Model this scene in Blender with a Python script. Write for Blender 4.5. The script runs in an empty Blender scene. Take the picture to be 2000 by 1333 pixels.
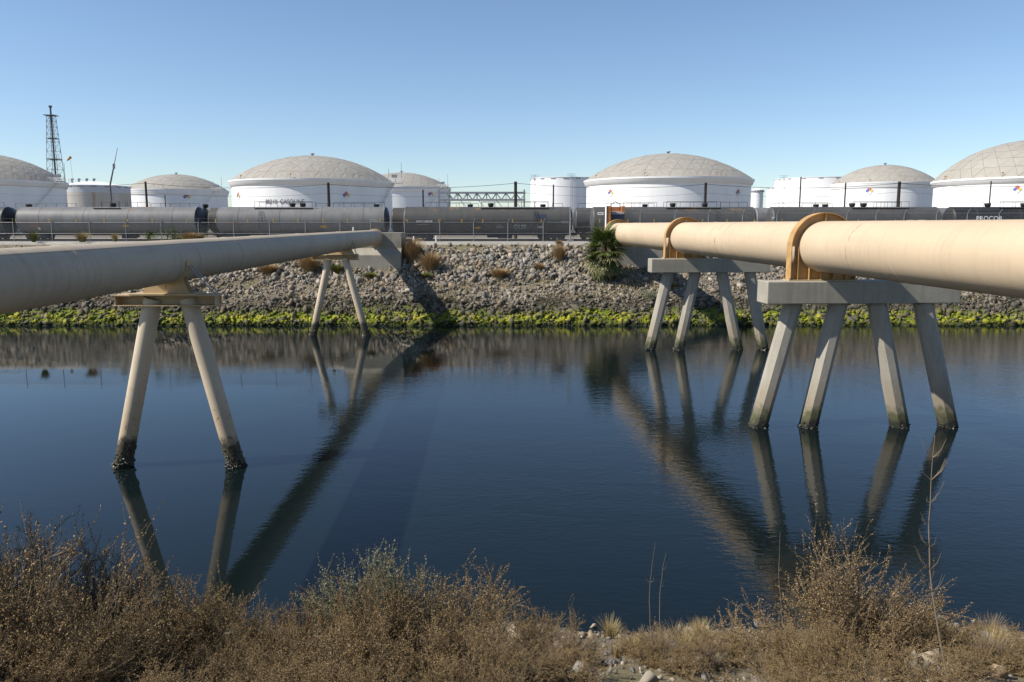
import bpy, bmesh, math, random
import numpy as np
from mathutils import Vector, Matrix

R_ = math.radians
random.seed(7); rng = np.random.default_rng(7)
sc = bpy.context.scene
col = sc.collection

# ------------------------------------------------------------------ camera
F, CX, CY, HOR, H = 1555.0, 1000.0, 666.5, 438.5, 8.0     # focal length in photo pixels, horizon row, eye height
TH = math.atan((CY - HOR) / F)
cam = bpy.data.cameras.new('camera'); camo = bpy.data.objects.new('camera', cam); col.objects.link(camo)
cam.sensor_width = 36.0; cam.lens = 36.0 * F / 2000.0; cam.clip_start = 0.1; cam.clip_end = 12000
camo.location = (0, 0, H); camo.rotation_euler = (math.pi / 2 - TH, 0, 0)
sc.camera = camo

# ------------------------------------------------------------------ sky and sun
SUN_EL, SUN_AZ = 43.0, -104.0            # azimuth clockwise from +Y: from the left, a little behind the camera
world = bpy.data.worlds.new('World'); sc.world = world; world.use_nodes = True
wn, wl = world.node_tree.nodes, world.node_tree.links
sky = wn.new('ShaderNodeTexSky'); sky.sky_type = 'NISHITA'; sky.sun_disc = False
sky.sun_elevation = R_(SUN_EL); sky.sun_rotation = R_(SUN_AZ)
sky.altitude = 2600; sky.air_density = 1.2; sky.dust_density = 2.4; sky.ozone_density = 3.0
wn['Background'].inputs[1].default_value = 0.108
wl.new(sky.outputs[0], wn['Background'].inputs[0])
sun = bpy.data.lights.new('sun', 'SUN'); suno = bpy.data.objects.new('sun', sun); col.objects.link(suno)
sun.energy = 5.0; sun.angle = R_(0.53); sun.color = (1.0, 0.94, 0.85)
SD = Vector((math.sin(R_(SUN_AZ)) * math.cos(R_(SUN_EL)), math.cos(R_(SUN_AZ)) * math.cos(R_(SUN_EL)), math.sin(R_(SUN_EL))))
suno.rotation_euler = SD.to_track_quat('Z', 'Y').to_euler(); suno.location = (-40, -20, 60)
sc.view_settings.view_transform = 'Standard'; sc.view_settings.look = 'None'
sc.view_settings.gamma = 1.0; sc.view_settings.use_curve_mapping = False
sc.view_settings.exposure = 0.42

# ------------------------------------------------------------------ helpers
def ray(px, py):
    cx, cy = (px - CX) / F, (CY - py) / F
    return Vector((cx, math.cos(TH) + cy * math.sin(TH), cy * math.cos(TH) - math.sin(TH)))
def at(px, py, Y):
    d = ray(px, py); return d * (Y / d.y) + Vector((0, 0, H))
def X_at(px, Y, py=HOR): return at(px, py, Y).x
def Z_at(py, Y, px=1000): return at(px, py, Y).z

OFF = {}
class MB:
    def __init__(s): s.v = []; s.f = []
    def add(s, vs, fs):
        n = len(s.v); s.v += [tuple(p) for p in vs]; s.f += [tuple(i + n for i in f) for f in fs]; return s
    def obox(s, c, a, b, d):
        c, a, b, d = Vector(c), Vector(a), Vector(b), Vector(d)
        vs = [c + i * a + j * b + k * d for k in (-1, 1) for j in (-1, 1) for i in (-1, 1)]
        fs = [(0, 2, 3, 1), (4, 5, 7, 6), (0, 1, 5, 4), (2, 6, 7, 3), (0, 4, 6, 2), (1, 3, 7, 5)]
        return s.add(vs, fs)
    def box(s, x0, x1, y0, y1, z0, z1):
        return s.obox(((x0 + x1) / 2, (y0 + y1) / 2, (z0 + z1) / 2), ((x1 - x0) / 2, 0, 0), (0, (y1 - y0) / 2, 0), (0, 0, (z1 - z0) / 2))
    def tube(s, p0, p1, r0, r1=None, n=8, caps=True, phase=0.0):
        p0, p1 = Vector(p0), Vector(p1); r1 = r0 if r1 is None else r1
        d = (p1 - p0).normalized()
        up = Vector((0, 0, 1)) if abs(d.z) < 0.95 else Vector((0, 1, 0))
        a = d.cross(up).normalized(); b = a.cross(d).normalized()
        vs = []
        for p, r in ((p0, r0), (p1, r1)):
            for i in range(n):
                t = 2 * math.pi * i / n + phase
                vs.append(p + a * (r * math.cos(t)) + b * (r * math.sin(t)))
        fs = [(i, (i + 1) % n, n + (i + 1) % n, n + i) for i in range(n)]
        if caps: fs += [tuple(range(n - 1, -1, -1)), tuple(range(n, 2 * n))]
        return s.add(vs, fs)
    def path(s, pts, r, n=5):
        pts = [Vector(p) for p in pts]; vs = []
        for k, p in enumerate(pts):
            d = (pts[min(k + 1, len(pts) - 1)] - pts[max(k - 1, 0)]).normalized()
            up = Vector((0, 0, 1)) if abs(d.z) < 0.95 else Vector((0, 1, 0))
            a = d.cross(up).normalized(); b = a.cross(d)
            rr = r[k] if isinstance(r, (list, tuple)) else r
            vs += [p + a * (rr * math.cos(2 * math.pi * i / n)) + b * (rr * math.sin(2 * math.pi * i / n)) for i in range(n)]
        fs = [(k * n + i, k * n + (i + 1) % n, (k + 1) * n + (i + 1) % n, (k + 1) * n + i) for k in range(len(pts) - 1) for i in range(n)]
        fs += [tuple(range(n - 1, -1, -1)), tuple(range((len(pts) - 1) * n, len(pts) * n))]
        return s.add(vs, fs)
    def revolve(s, c, axis, prof, n=48, a0=0.0, a1=2 * math.pi):
        """prof: (along axis, radius)."""
        c, d = Vector(c), Vector(axis).normalized()
        up = Vector((0, 0, 1)) if abs(d.z) < 0.95 else Vector((0, 1, 0))
        a = d.cross(up).normalized(); b = a.cross(d).normalized()
        full = abs(a1 - a0 - 2 * math.pi) < 1e-6; m = n if full else n + 1
        vs = []
        for (h, r) in prof:
            for i in range(m):
                t = a0 + (a1 - a0) * i / n
                vs.append(c + d * h + a * (r * math.cos(t)) + b * (r * math.sin(t)))
        fs = []
        for k in range(len(prof) - 1):
            for i in range(n):
                j = (i + 1) % m
                fs.append((k * m + i, k * m + j, (k + 1) * m + j, (k + 1) * m + i))
        return s.add(vs, fs)
    def mesh(s, name, mat, off=(0, 0, 0), smooth=None):
        me = bpy.data.meshes.new(name)
        o = Vector(off)
        me.from_pydata([(p[0] - o.x, p[1] - o.y, p[2] - o.z) for p in s.v], [], s.f)
        bm = bmesh.new(); bm.from_mesh(me); bmesh.ops.recalc_face_normals(bm, faces=bm.faces); bm.to_mesh(me); bm.free()
        if mat: me.materials.append(mat)
        if smooth is not None:
            me.shade_smooth()
            me.set_sharp_from_angle(angle=R_(smooth))
        return me
    def build(s, name, mat, parent=None, origin=None, smooth=None):
        off = OFF[parent.name] if parent else Vector(origin if origin is not None else (0, 0, 0))
        o = bpy.data.objects.new(name, s.mesh(name, mat, off, smooth)); col.objects.link(o)
        if parent: o.parent = parent
        else: o.location = off
        OFF[o.name] = Vector(off)
        return o
def tag(o, label=None, cat=None, group=None, kind=None):
    if label: o['label'] = label
    if cat: o['category'] = cat
    if group: o['group'] = group
    if kind: o['kind'] = kind
    return o
def thing(name, loc, label, cat, group=None):
    o = bpy.data.objects.new(name, None); col.objects.link(o); o.location = loc; o.empty_display_size = 0.2
    OFF[o.name] = Vector(loc); return tag(o, label, cat, group)
def np_mesh(name, verts, faces, mat, smooth=False):
    """verts (n,3), faces (m,k) all of one size"""
    me = bpy.data.meshes.new(name); verts = np.asarray(verts, np.float32); faces = np.asarray(faces, np.int32); k = faces.shape[1]
    me.vertices.add(len(verts)); me.vertices.foreach_set('co', verts.ravel())
    me.loops.add(faces.size); me.loops.foreach_set('vertex_index', faces.ravel())
    me.polygons.add(len(faces)); me.polygons.foreach_set('loop_start', np.arange(0, faces.size, k, dtype=np.int32))
    try: me.polygons.foreach_set('loop_total', np.full(len(faces), k, np.int32))
    except Exception: pass
    me.update(calc_edges=True); me.validate()
    if mat: me.materials.append(mat)
    if smooth: me.shade_smooth()
    return me
def link(name, me, parent=None, loc=(0, 0, 0), rot=(0, 0, 0), scale=(1, 1, 1)):
    o = bpy.data.objects.new(name, me); col.objects.link(o); o.parent = parent
    o.location = loc; o.rotation_euler = rot; o.scale = scale; OFF[o.name] = Vector(loc); return o

# ------------------------------------------------------------------ materials
class NT:
    def __init__(s, name):
        s.m = bpy.data.materials.new(name); s.m.use_nodes = True
        s.n, s.l = s.m.node_tree.nodes, s.m.node_tree.links
        s.b = s.n['Principled BSDF']; s._pos = None
    def node(s, t, **kw):
        x = s.n.new(t)
        for k, v in kw.items(): setattr(x, k, v)
        return x
    def pos(s):
        if s._pos is None: s._pos = s.node('ShaderNodeNewGeometry')
        return s._pos.outputs['Position']
    def island(s): s.pos(); return s._pos.outputs['Random Per Island']
    def objrand(s): return s.node('ShaderNodeObjectInfo').outputs['Random']
    def mapv(s, v, scale): 
        x = s.node('ShaderNodeMapping'); s.l.new(v, x.inputs['Vector']); x.inputs['Scale'].default_value = scale; return x.outputs[0]
    def noise(s, v, scale, detail=4, rough=0.55, dist=0.0):
        x = s.node('ShaderNodeTexNoise'); s.l.new(v, x.inputs['Vector'])
        x.inputs['Scale'].default_value = scale; x.inputs['Detail'].default_value = detail
        x.inputs['Roughness'].default_value = rough; x.inputs['Distortion'].default_value = dist
        return x.outputs['Fac']
    def ramp(s, f, stops, interp='LINEAR'):
        x = s.node('ShaderNodeValToRGB'); s.l.new(f, x.inputs[0]); x.color_ramp.interpolation = interp
        e = x.color_ramp.elements
        while len(e) < len(stops): e.new(0.5)
        for k, (p, c) in enumerate(stops):
            e[k].position = p; e[k].color = (*c, 1) if isinstance(c, (tuple, list)) else (c, c, c, 1)
        return x.outputs[0]
    def mix(s, f, a, b, mode='MIX'):
        x = s.node('ShaderNodeMix', data_type='RGBA', blend_type=mode)
        for i, v in ((0, f), (6, a), (7, b)):
            if hasattr(v, 'is_output'): s.l.new(v, x.inputs[i])
            elif i == 0: x.inputs[0].default_value = v
            else: x.inputs[i].default_value = (*v, 1)
        return x.outputs[2]
    def math(s, op, a, b=0.0, clamp=False):
        x = s.node('ShaderNodeMath', operation=op, use_clamp=clamp)
        for i, v in ((0, a), (1, b)):
            if hasattr(v, 'is_output'): s.l.new(v, x.inputs[i])
            else: x.inputs[i].default_value = v
        return x.outputs[0]
    def sep(s, v):
        x = s.node('ShaderNodeSeparateXYZ'); s.l.new(v, x.inputs[0]); return x.outputs
    def range(s, v, a, b, c=0.0, d=1.0):
        x = s.node('ShaderNodeMapRange'); s.l.new(v, x.inputs[0])
        for i, q in enumerate((a, b, c, d)): x.inputs[i + 1].default_value = q
        return x.outputs[0]
    def bump(s, h, strength=0.3, dist=0.02):
        x = s.node('ShaderNodeBump'); s.l.new(h, x.inputs['Height']); x.inputs['Strength'].default_value = strength
        x.inputs['Distance'].default_value = dist; s.l.new(x.outputs[0], s.b.inputs['Normal'])
    def out(s, colr, rough=0.7, spec=None, metal=0.0):
        k = 1.0 if s.m.name in ('tank_white', 'water') else 0.88
        if hasattr(colr, 'is_output'): s.l.new(s.mix(1.0, colr, (k, k, k), 'MULTIPLY'), s.b.inputs['Base Color'])
        else: s.b.inputs['Base Color'].default_value = (*(q * k for q in colr), 1)
        if hasattr(rough, 'is_output'): s.l.new(rough, s.b.inputs['Roughness'])
        else: s.b.inputs['Roughness'].default_value = rough
        s.b.inputs['Metallic'].default_value = metal
        if spec is not None: s.b.inputs['Specular IOR Level'].default_value = spec
        return s.m

M = {}
def flat(name, c, rough=0.6, var=0.12, scale=3.0, metal=0.0, spec=None):
    t = NT(name); f = t.noise(t.pos(), scale, 5)
    lo = tuple(max(0, q * (1 - var)) for q in c); hi = tuple(q * (1 + var) for q in c)
    M[name] = t.out(t.ramp(f, [(0.3, lo), (0.7, hi)]), rough, spec, metal); return M[name]
flat('black_steel', (0.018, 0.018, 0.02), 0.55)
flat('galvanised', (0.30, 0.305, 0.31), 0.5, 0.1, 6, 0.4)
flat('wire', (0.22, 0.225, 0.23), 0.6, 0.05)
flat('white_steel', (0.78, 0.78, 0.76), 0.5, 0.05, 1.0)
flat('orange_rust', (0.42, 0.16, 0.05), 0.75, 0.35, 4)
flat('ochre_paint', (0.50, 0.295, 0.11), 0.55, 0.2, 3)
flat('yellow_mark', (0.62, 0.36, 0.02), 0.5, 0.15, 8)
flat('orange_letter', (0.55, 0.19, 0.02), 0.55, 0.2, 12)
flat('white_letter', (0.85, 0.85, 0.83), 0.55, 0.08, 12)
flat('graffiti', (0.42, 0.44, 0.42), 0.6, 0.1, 12)
flat('dark_letter', (0.06, 0.06, 0.07), 0.6, 0.1, 12)
flat('sign_blue', (0.03, 0.09, 0.45), 0.5, 0.05); flat('sign_red', (0.55, 0.03, 0.03), 0.5, 0.05)
flat('sign_yellow', (0.75, 0.5, 0.02), 0.5, 0.05)
flat('pole_wood', (0.035, 0.025, 0.02), 0.9, 0.3, 6)
flat('truss_grey', (0.26, 0.28, 0.31), 0.55, 0.1, 2)
flat('lattice_steel', (0.10, 0.10, 0.11), 0.6, 0.2, 2)
flat('wheel_steel', (0.03, 0.027, 0.025), 0.7, 0.3, 6)
flat('rail', (0.10, 0.065, 0.05), 0.6, 0.2, 4)
flat('windsock_cloth', (0.60, 0.30, 0.08), 0.8, 0.15, 2)
flat('dark_brown_bark', (0.09, 0.06, 0.04), 0.95, 0.3, 20)
flat('box_dark', (0.03, 0.04, 0.07), 0.5, 0.2, 4)
flat('tan_beam', (0.50, 0.37, 0.20), 0.55, 0.12, 3)

def concrete(name, c=(0.34, 0.33, 0.30), wet=False):
    t = NT(name); p = t.pos()
    big = t.noise(p, 0.7, 5); fine = t.noise(p, 14, 4); streak = t.noise(t.mapv(p, (5, 5, 0.5)), 1.0, 4)
    base = t.ramp(big, [(0.3, tuple(q * 0.82 for q in c)), (0.7, tuple(q * 1.12 for q in c))])
    base = t.mix(t.range(streak, 0.48, 0.72, 0, 0.5), base, tuple(q * 0.62 for q in c))
    base = t.mix(t.range(fine, 0.35, 0.7, 0, 0.25), base, tuple(q * 0.7 for q in c))
    z0 = t.sep(p); fl = t.math('FRACT', t.math('MULTIPLY', z0[2], 2.6)); base = t.mix(t.range(fl, 0.965, 0.985, 0, 0.35), base, tuple(q * 0.55 for q in c))
    hole = t.noise(p, 22, 2, 0.5); base = t.mix(t.range(hole, 0.72, 0.75, 0, 0.7), base, tuple(q * 0.35 for q in c))
    rust = t.noise(t.mapv(p, (3.0, 3.0, 0.35)), 0.8, 4, 0.6); base = t.mix(t.range(rust, 0.62, 0.76, 0, 0.45), base, (0.24, 0.165, 0.095))
    if wet:   # tide-line growth on the piles
        z = t.sep(p)[2]; zz = t.math('ADD', z, t.math('MULTIPLY', t.math('SUBTRACT', t.noise(p, 3.5, 5), 0.5), 1.1))
        base = t.mix(t.range(zz, 2.2, 0.9, 0, 0.55), base, (0.25, 0.19, 0.11))
        base = t.mix(t.range(zz, 0.95, 0.55, 0, 0.9), base, (0.07, 0.075, 0.03))
        base = t.mix(t.range(zz, 0.45, 0.15, 0, 0.95), base, (0.018, 0.018, 0.015))
    t.bump(t.math('ADD', fine, big), 0.25, 0.02)
    M[name] = t.out(base, 0.85)
concrete('concrete', (0.375, 0.345, 0.28)); concrete('pile_concrete', (0.40, 0.365, 0.30), True); concrete('pale_concrete', (0.46, 0.435, 0.38))

def pipe_paint(name, c, grime=0.5, wet=False, axis_scale=(1.2, 0.25, 1.2), rustbands=None):
    t = NT(name); p = t.pos()
    big = t.noise(t.mapv(p, axis_scale), 0.9, 5); fine = t.noise(p, 9, 5, 0.65)
    rings = t.noise(t.mapv(p, (0.12, 2.2, 0.12)), 1.5, 4)
    base = t.ramp(big, [(0.3, tuple(q * 0.93 for q in c)), (0.7, tuple(min(0.9, q * 1.05) for q in c))])
    base = t.mix(t.range(rings, 0.5, 0.72, 0, 0.28 * grime), base, tuple(q * 0.62 for q in c))
    base = t.mix(t.range(fine, 0.62, 0.72, 0, 0.5 * grime), base, tuple(q * 0.7 for q in c))
    spot = t.noise(p, 3.2, 6, 0.7)
    base = t.mix(t.range(spot, 0.70, 0.74, 0, 0.8 * grime), base, (0.20, 0.10, 0.045))
    drip = t.noise(t.mapv(p, (0.7, 3.5, 0.45)), 1.6, 5, 0.65, 0.4); dripm = t.math('MULTIPLY', t.range(drip, 0.52, 0.70, 0, 0.42 * grime), t.range(t.noise(p, 0.5, 3), 0.4, 0.6, 0, 1))
    base = t.mix(dripm, base, tuple(q * 0.55 for q in c))
    pat = t.noise(t.mapv(p, (0.8, 0.35, 0.8)), 0.6, 2, 0.4, 0.2); base = t.mix(t.range(pat, 0.555, 0.57, 0, 0.26), base, tuple(min(0.9, q * 1.18) for q in c))
    drop = t.noise(p, 7.0, 3, 0.5); base = t.mix(t.math('MULTIPLY', t.range(drop, 0.735, 0.75, 0, 0.8), t.range(t.noise(p, 0.4, 2), 0.5, 0.6, 0, 1)), base, (0.62, 0.60, 0.55))
    if rustbands:     # scraped bands where an old strap rubbed
        y = t.sep(p)[1]; n = t.noise(p, 1.3, 5)
        for (yb, w) in rustbands:
            d = t.math('ABSOLUTE', t.math('SUBTRACT', t.math('ADD', y, t.math('MULTIPLY', t.math('SUBTRACT', n, 0.5), 0.8)), yb + 0.0))
            k = t.math('MULTIPLY', t.range(d, w, w * 0.3, 0, 1), t.range(t.noise(p, 2.0, 5, 0.7), 0.45, 0.6, 0, 0.85))
            base = t.mix(k, base, (0.17, 0.085, 0.035))
    if wet:
        z = t.sep(p)[2]; zz = t.math('ADD', z, t.math('MULTIPLY', t.math('SUBTRACT', t.noise(p, 3.2, 6, 0.7), 0.5), 1.3))
        base = t.mix(t.range(zz, 2.6, 1.6, 0, 0.4), base, (0.42, 0.30, 0.17))
        rs = t.math('MULTIPLY', t.range(t.noise(p, 5, 5, 0.7), 0.60, 0.66, 0, 0.9), t.range(z, 3.4, 2.2, 0, 1))
        base = t.mix(rs, base, (0.16, 0.06, 0.02))
        base = t.mix(t.range(zz, 1.15, 0.85, 0, 0.96), base, t.ramp(t.noise(p, 11, 4), [(0.35, (0.02, 0.019, 0.014)), (0.6, (0.06, 0.058, 0.035)), (0.75, (0.16, 0.14, 0.10))]))
    t.bump(t.math('ADD', fine, t.math('MULTIPLY', rings, 0.6)), 0.12, 0.02)
    M[name] = t.out(base, t.range(fine, 0.3, 0.7, 0.5, 0.75), 0.3)
pipe_paint('cream_paint', (0.485, 0.40, 0.295), 1.25)
pipe_paint('cream_leg', (0.58, 0.485, 0.355), 0.5, True, (1, 1, 0.3))
pipe_paint('peach_paint', (0.60, 0.465, 0.315), 0.55, rustbands=[(41.5, 0.10), (40.3, 0.06), (42.6, 0.05), (27.0, 0.05)])

def tank_white():
    t = NT('tank_white'); p = t.pos()
    st = t.noise(t.mapv(p, (1, 1, 0.06)), 0.35, 4); z = t.sep(p)[2]
    base = t.ramp(st, [(0.3, (0.72, 0.72, 0.725)), (0.7, (0.80, 0.80, 0.79))])
    M['tank_white'] = t.out(base, 0.5, 0.3)
tank_white()
def rusty_tank():
    t = NT('rusty_tank'); p = t.pos(); z = t.sep(p)[2]
    st = t.noise(t.mapv(p, (1, 1, 0.08)), 0.45, 5, 0.65)
    low = t.ramp(st, [(0.35, (0.62, 0.60, 0.55)), (0.56, (0.58, 0.52, 0.42)), (0.70, (0.42, 0.26, 0.13))])
    base = t.mix(t.range(z, 18.6, 18.5, 0, 1), (0.62, 0.62, 0.64), low)
    M['rusty_tank'] = t.out(base, 0.7)
rusty_tank()
def dome(name, c):
    t = NT(name); p = t.pos(); r = t.objrand(); big = t.noise(p, 0.12, 4); fine = t.noise(p, 1.2, 4)
    f = t.math('ADD', t.math('MULTIPLY', r, 0.55), t.math('MULTIPLY', big, 0.45))
    base = t.ramp(f, [(0.15, tuple(q * 0.93 for q in c)), (0.85, tuple(q * 1.05 for q in c))])
    base = t.mix(t.range(fine, 0.45, 0.75, 0, 0.25), base, tuple(q * 0.75 for q in c))
    M[name] = t.out(base, 0.6, 0.3)
dome('dome_panel', (0.375, 0.35, 0.30)); flat('dome_seam', (0.30, 0.275, 0.23), 0.6, 0.1, 1)

def car_paint(name, c):
    t = NT(name); p = t.pos(); z = t.sep(p)[2]
    st = t.noise(t.mapv(p, (1.5, 1, 0.15)), 1.2, 5, 0.65); big = t.noise(p, 0.6, 4)
    base = t.ramp(big, [(0.3, tuple(q * 0.85 for q in c)), (0.7, tuple(q * 1.15 for q in c))])
    base = t.mix(t.range(st, 0.48, 0.75, 0, 0.5), base, tuple(q * 0.6 for q in c))
    base = t.mix(t.math('MULTIPLY', t.range(t.noise(p, 0.55, 3), 0.60, 0.68, 0, 0.55), t.range(z, 9.5, 9.9, 0, 1)), base, (0.28, 0.16, 0.07))
    M[name] = t.out(base, 0.5, 0.35)
car_paint('car_grey', (0.19, 0.188, 0.185)); car_paint('car_dark', (0.085, 0.083, 0.078)); car_paint('car_brown', (0.085, 0.078, 0.068))
car_paint('car_black', (0.03, 0.03, 0.03)); car_paint('head_shade', (0.04, 0.045, 0.06))  # tank ends turned from the sun: their shade is put into this colour

def rock(name, algae=True):
    t = NT(name); p = t.pos()
    r = t.math('FRACT', t.math('ADD', t.island(), t.math('MULTIPLY', t.objrand(), 7.31)))
    base = t.ramp(r, [(0.0, (0.11, 0.105, 0.093)), (0.25, (0.21, 0.20, 0.18)), (0.5, (0.285, 0.262, 0.218)), (0.7, (0.35, 0.305, 0.24)), (0.86, (0.32, 0.235, 0.15)), (0.97, (0.50, 0.45, 0.37))])
    fine = t.noise(p, 7, 5, 0.65)
    base = t.mix(t.range(fine, 0.4, 0.7, 0, 0.4), base, t.mix(0.55, base, (0.03, 0.028, 0.024)))
    if algae:
        z = t.sep(p)[2]; zz = t.math('ADD', z, t.math('MULTIPLY', t.math('SUBTRACT', t.noise(p, 0.35, 4), 0.5), 1.0))
        base = t.mix(t.range(zz, 5.0, 2.2, 0, 0.35), base, t.mix(0.7, base, (0.16, 0.125, 0.085)))
        dark = t.range(zz, 1.8, 1.25, 0, 0.7)
        base = t.mix(dark, base, (0.05, 0.045, 0.03))
        g = t.ramp(t.noise(p, 0.9, 5), [(0.33, (0.10, 0.14, 0.008)), (0.5, (0.25, 0.265, 0.014)), (0.66, (0.42, 0.38, 0.04))])
        gm = t.math('MULTIPLY', t.range(zz, 1.08, 0.72, 0, 1), t.range(t.noise(p, 1.25, 6, 0.72), 0.45, 0.53, 0, 0.95))
        base = t.mix(gm, base, g)
        base = t.mix(t.range(z, 0.40, 0.12, 0, 0.85), base, (0.02, 0.028, 0.01))
    t.bump(fine, 0.35, 0.03)
    M[name] = t.out(base, 0.85, 0.2)
rock('riprap_stone'); rock('near_stone', False)
def soil(name, a, b, far=False):
    t = NT(name); p = t.pos(); f = t.noise(p, 1.3, 8, 0.7); g = t.noise(p, 0.16, 4)
    base = t.ramp(f, [(0.3, a), (0.7, b)])
    base = t.mix(t.range(g, 0.45, 0.65, 0, 0.5), base, (0.17, 0.15, 0.055))
    if far:
        z = t.sep(p)[2]; zz = t.math('ADD', z, t.math('MULTIPLY', t.math('SUBTRACT', t.noise(p, 0.35, 4), 0.5), 1.0))
        base = t.mix(t.range(zz, 2.0, 1.4, 0, 0.8), base, (0.035, 0.035, 0.02))
        base = t.mix(t.range(zz, 1.25, 1.0, 0, 0.8), base, (0.13, 0.19, 0.01))
        base = t.mix(t.range(z, 0.4, 0.05, 0, 0.9), base, (0.015, 0.018, 0.01))
    t.bump(f, 0.6, 0.08)
    M[name] = t.out(base, 0.95, 0.1)
soil('bank_soil', (0.13, 0.108, 0.08), (0.29, 0.245, 0.185), True); soil('near_soil', (0.12, 0.095, 0.065), (0.28, 0.23, 0.165))
def yard():
    t = NT('yard_gravel'); p = t.pos(); f = t.noise(p, 0.8, 8, 0.7); g = t.noise(p, 0.05, 4)
    base = t.ramp(f, [(0.3, (0.27, 0.245, 0.205)), (0.7, (0.38, 0.345, 0.29))])
    base = t.mix(t.range(g, 0.45, 0.65, 0, 0.4), base, (0.28, 0.255, 0.21)); base = t.mix(t.range(t.sep(p)[1], 124, 130, 0, 1), base, (0.20, 0.17, 0.13)); yy = t.math('ADD', t.sep(p)[1], t.math('MULTIPLY', t.noise(p, 0.7, 4), 1.2)); bal = t.math('MULTIPLY', t.range(yy, 97.3, 98.0, 0, 1), t.range(yy, 109.6, 108.6, 0, 1)); base = t.mix(bal, base, t.ramp(f, [(0.3, (0.07, 0.063, 0.055)), (0.7, (0.15, 0.135, 0.115))])); t.bump(f, 0.4, 0.05)
    M['yard_gravel'] = t.out(base, 0.95, 0.1)
yard()
def water():
    t = NT('water'); p = t.pos(); x = t.sep(p)[0]
    w1 = t.noise(t.mapv(p, (1.0, 1.9, 1)), 3.2, 3, 0.55, 0.3)
    w2 = t.noise(t.mapv(p, (0.5, 1.0, 1)), 1.1, 3, 0.5, 0.6)
    w3 = t.noise(t.mapv(p, (1.0, 1.3, 1)), 9.0, 2, 0.5)
    patch = t.noise(p, 0.055, 3, 0.5, 0.8)
    breeze = t.math('ADD', t.range(x, -9, 8, 0.0, 0.55), t.range(patch, 0.38, 0.66, -0.12, 0.6), True)
    h = t.math('ADD', t.math('MULTIPLY', w1, 0.045), t.math('ADD', t.math('MULTIPLY', w2, 0.06), t.math('MULTIPLY', w3, 0.008)))
    amp = t.math('ADD', t.math('MULTIPLY', breeze, 0.92), 0.045)
    h = t.math('MULTIPLY', h, amp)
    t.bump(h, 1.0, 0.18)
    t.b.inputs['IOR'].default_value = 1.33
    M['water'] = t.out((0.0042, 0.0085, 0.0092), 0.0, 0.5)
water()
def plant(name, stops, rough=0.85):
    t = NT(name); r = t.math('FRACT', t.math('ADD', t.island(), t.math('MULTIPLY', t.objrand(), 3.7)))
    tint = t.math('FRACT', t.math('MULTIPLY', t.objrand(), 5.17)); mid = stops[1][1]; g = (mid[0] * .95, mid[1] * 1.02, mid[2] * 1.0)
    M[name] = t.out(t.mix(t.range(tint, 0, 1, 0, 0.55), t.ramp(r, stops), g), rough, 0.15)
plant('dry_leaf', [(0.0, (0.055, 0.036, 0.016)), (0.4, (0.205, 0.132, 0.056)), (0.75, (0.36, 0.245, 0.11)), (1.0, (0.60, 0.47, 0.28))])
plant('dry_twig', [(0.0, (0.08, 0.06, 0.045)), (0.6, (0.20, 0.155, 0.11)), (1.0, (0.34, 0.27, 0.20))])
plant('straw', [(0.0, (0.22, 0.15, 0.06)), (0.6, (0.36, 0.27, 0.12)), (1.0, (0.48, 0.40, 0.24))])
plant('rust_grass', [(0.0, (0.24, 0.155, 0.075)), (0.6, (0.42, 0.285, 0.145)), (1.0, (0.55, 0.42, 0.24))])
plant('green_grass', [(0.0, (0.07, 0.09, 0.018)), (0.6, (0.16, 0.17, 0.04)), (1.0, (0.30, 0.27, 0.09))])
plant('green_leaf', [(0.0, (0.03, 0.06, 0.012)), (0.6, (0.08, 0.13, 0.025)), (1.0, (0.17, 0.20, 0.06))])
plant('sage_leaf', [(0.0, (0.12, 0.14, 0.08)), (0.6, (0.22, 0.24, 0.15)), (1.0, (0.34, 0.35, 0.24))])
plant('scrub_leaf', [(0.0, (0.02, 0.02, 0.01)), (0.6, (0.05, 0.048, 0.022)), (1.0, (0.09, 0.085, 0.04))])
plant('palm_leaf', [(0.0, (0.05, 0.075, 0.016)), (0.6, (0.125, 0.16, 0.042)), (1.0, (0.28, 0.28, 0.11))], 0.45)
plant('palm_dry', [(0.0, (0.16, 0.15, 0.06)), (0.6, (0.30, 0.28, 0.13)), (1.0, (0.42, 0.37, 0.21))], 0.7)

# ------------------------------------------------------------------ lettering (made first, while the scene is still empty)
TXT = {}
def text_raw(txt, outline=0.0):
    cu = bpy.data.curves.new('lettering', 'FONT'); cu.body = txt; cu.size = 1.0; cu.align_x = 'CENTER'; cu.align_y = 'CENTER'; cu.resolution_u = 3
    if outline: cu.fill_mode = 'NONE'; cu.bevel_depth = outline; cu.bevel_resolution = 0
    ob = bpy.data.objects.new('lettering', cu); col.objects.link(ob)
    me = bpy.data.meshes.new_from_object(ob.evaluated_get(bpy.context.evaluated_depsgraph_get()))
    bpy.data.objects.remove(ob); bpy.data.curves.remove(cu); TXT[(txt, outline)] = me
for q in ('UTLX 951171', 'UTLX 951882', 'NATX 400548', 'PROCOR', '1', '3', '0', '80210  GASOLINE'): text_raw(q)
text_raw('OLSE', 0.03); text_raw('kSSo', 0.03)
def text_mesh(txt, height, width=None, outline=0.0):
    me = TXT[(txt, outline)].copy()
    co = np.empty(len(me.vertices) * 3, np.float32); me.vertices.foreach_get('co', co); co = co.reshape(-1, 3)
    mn, mx = co.min(0), co.max(0); co[:, :2] -= (mn + mx)[:2] / 2; sy = height / (mx[1] - mn[1]); sx = sy if width is None else width / (mx[0] - mn[0])
    co[:, 0] *= sx; co[:, 1] *= sy; co[:, 2] *= sy; return me, co

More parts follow.
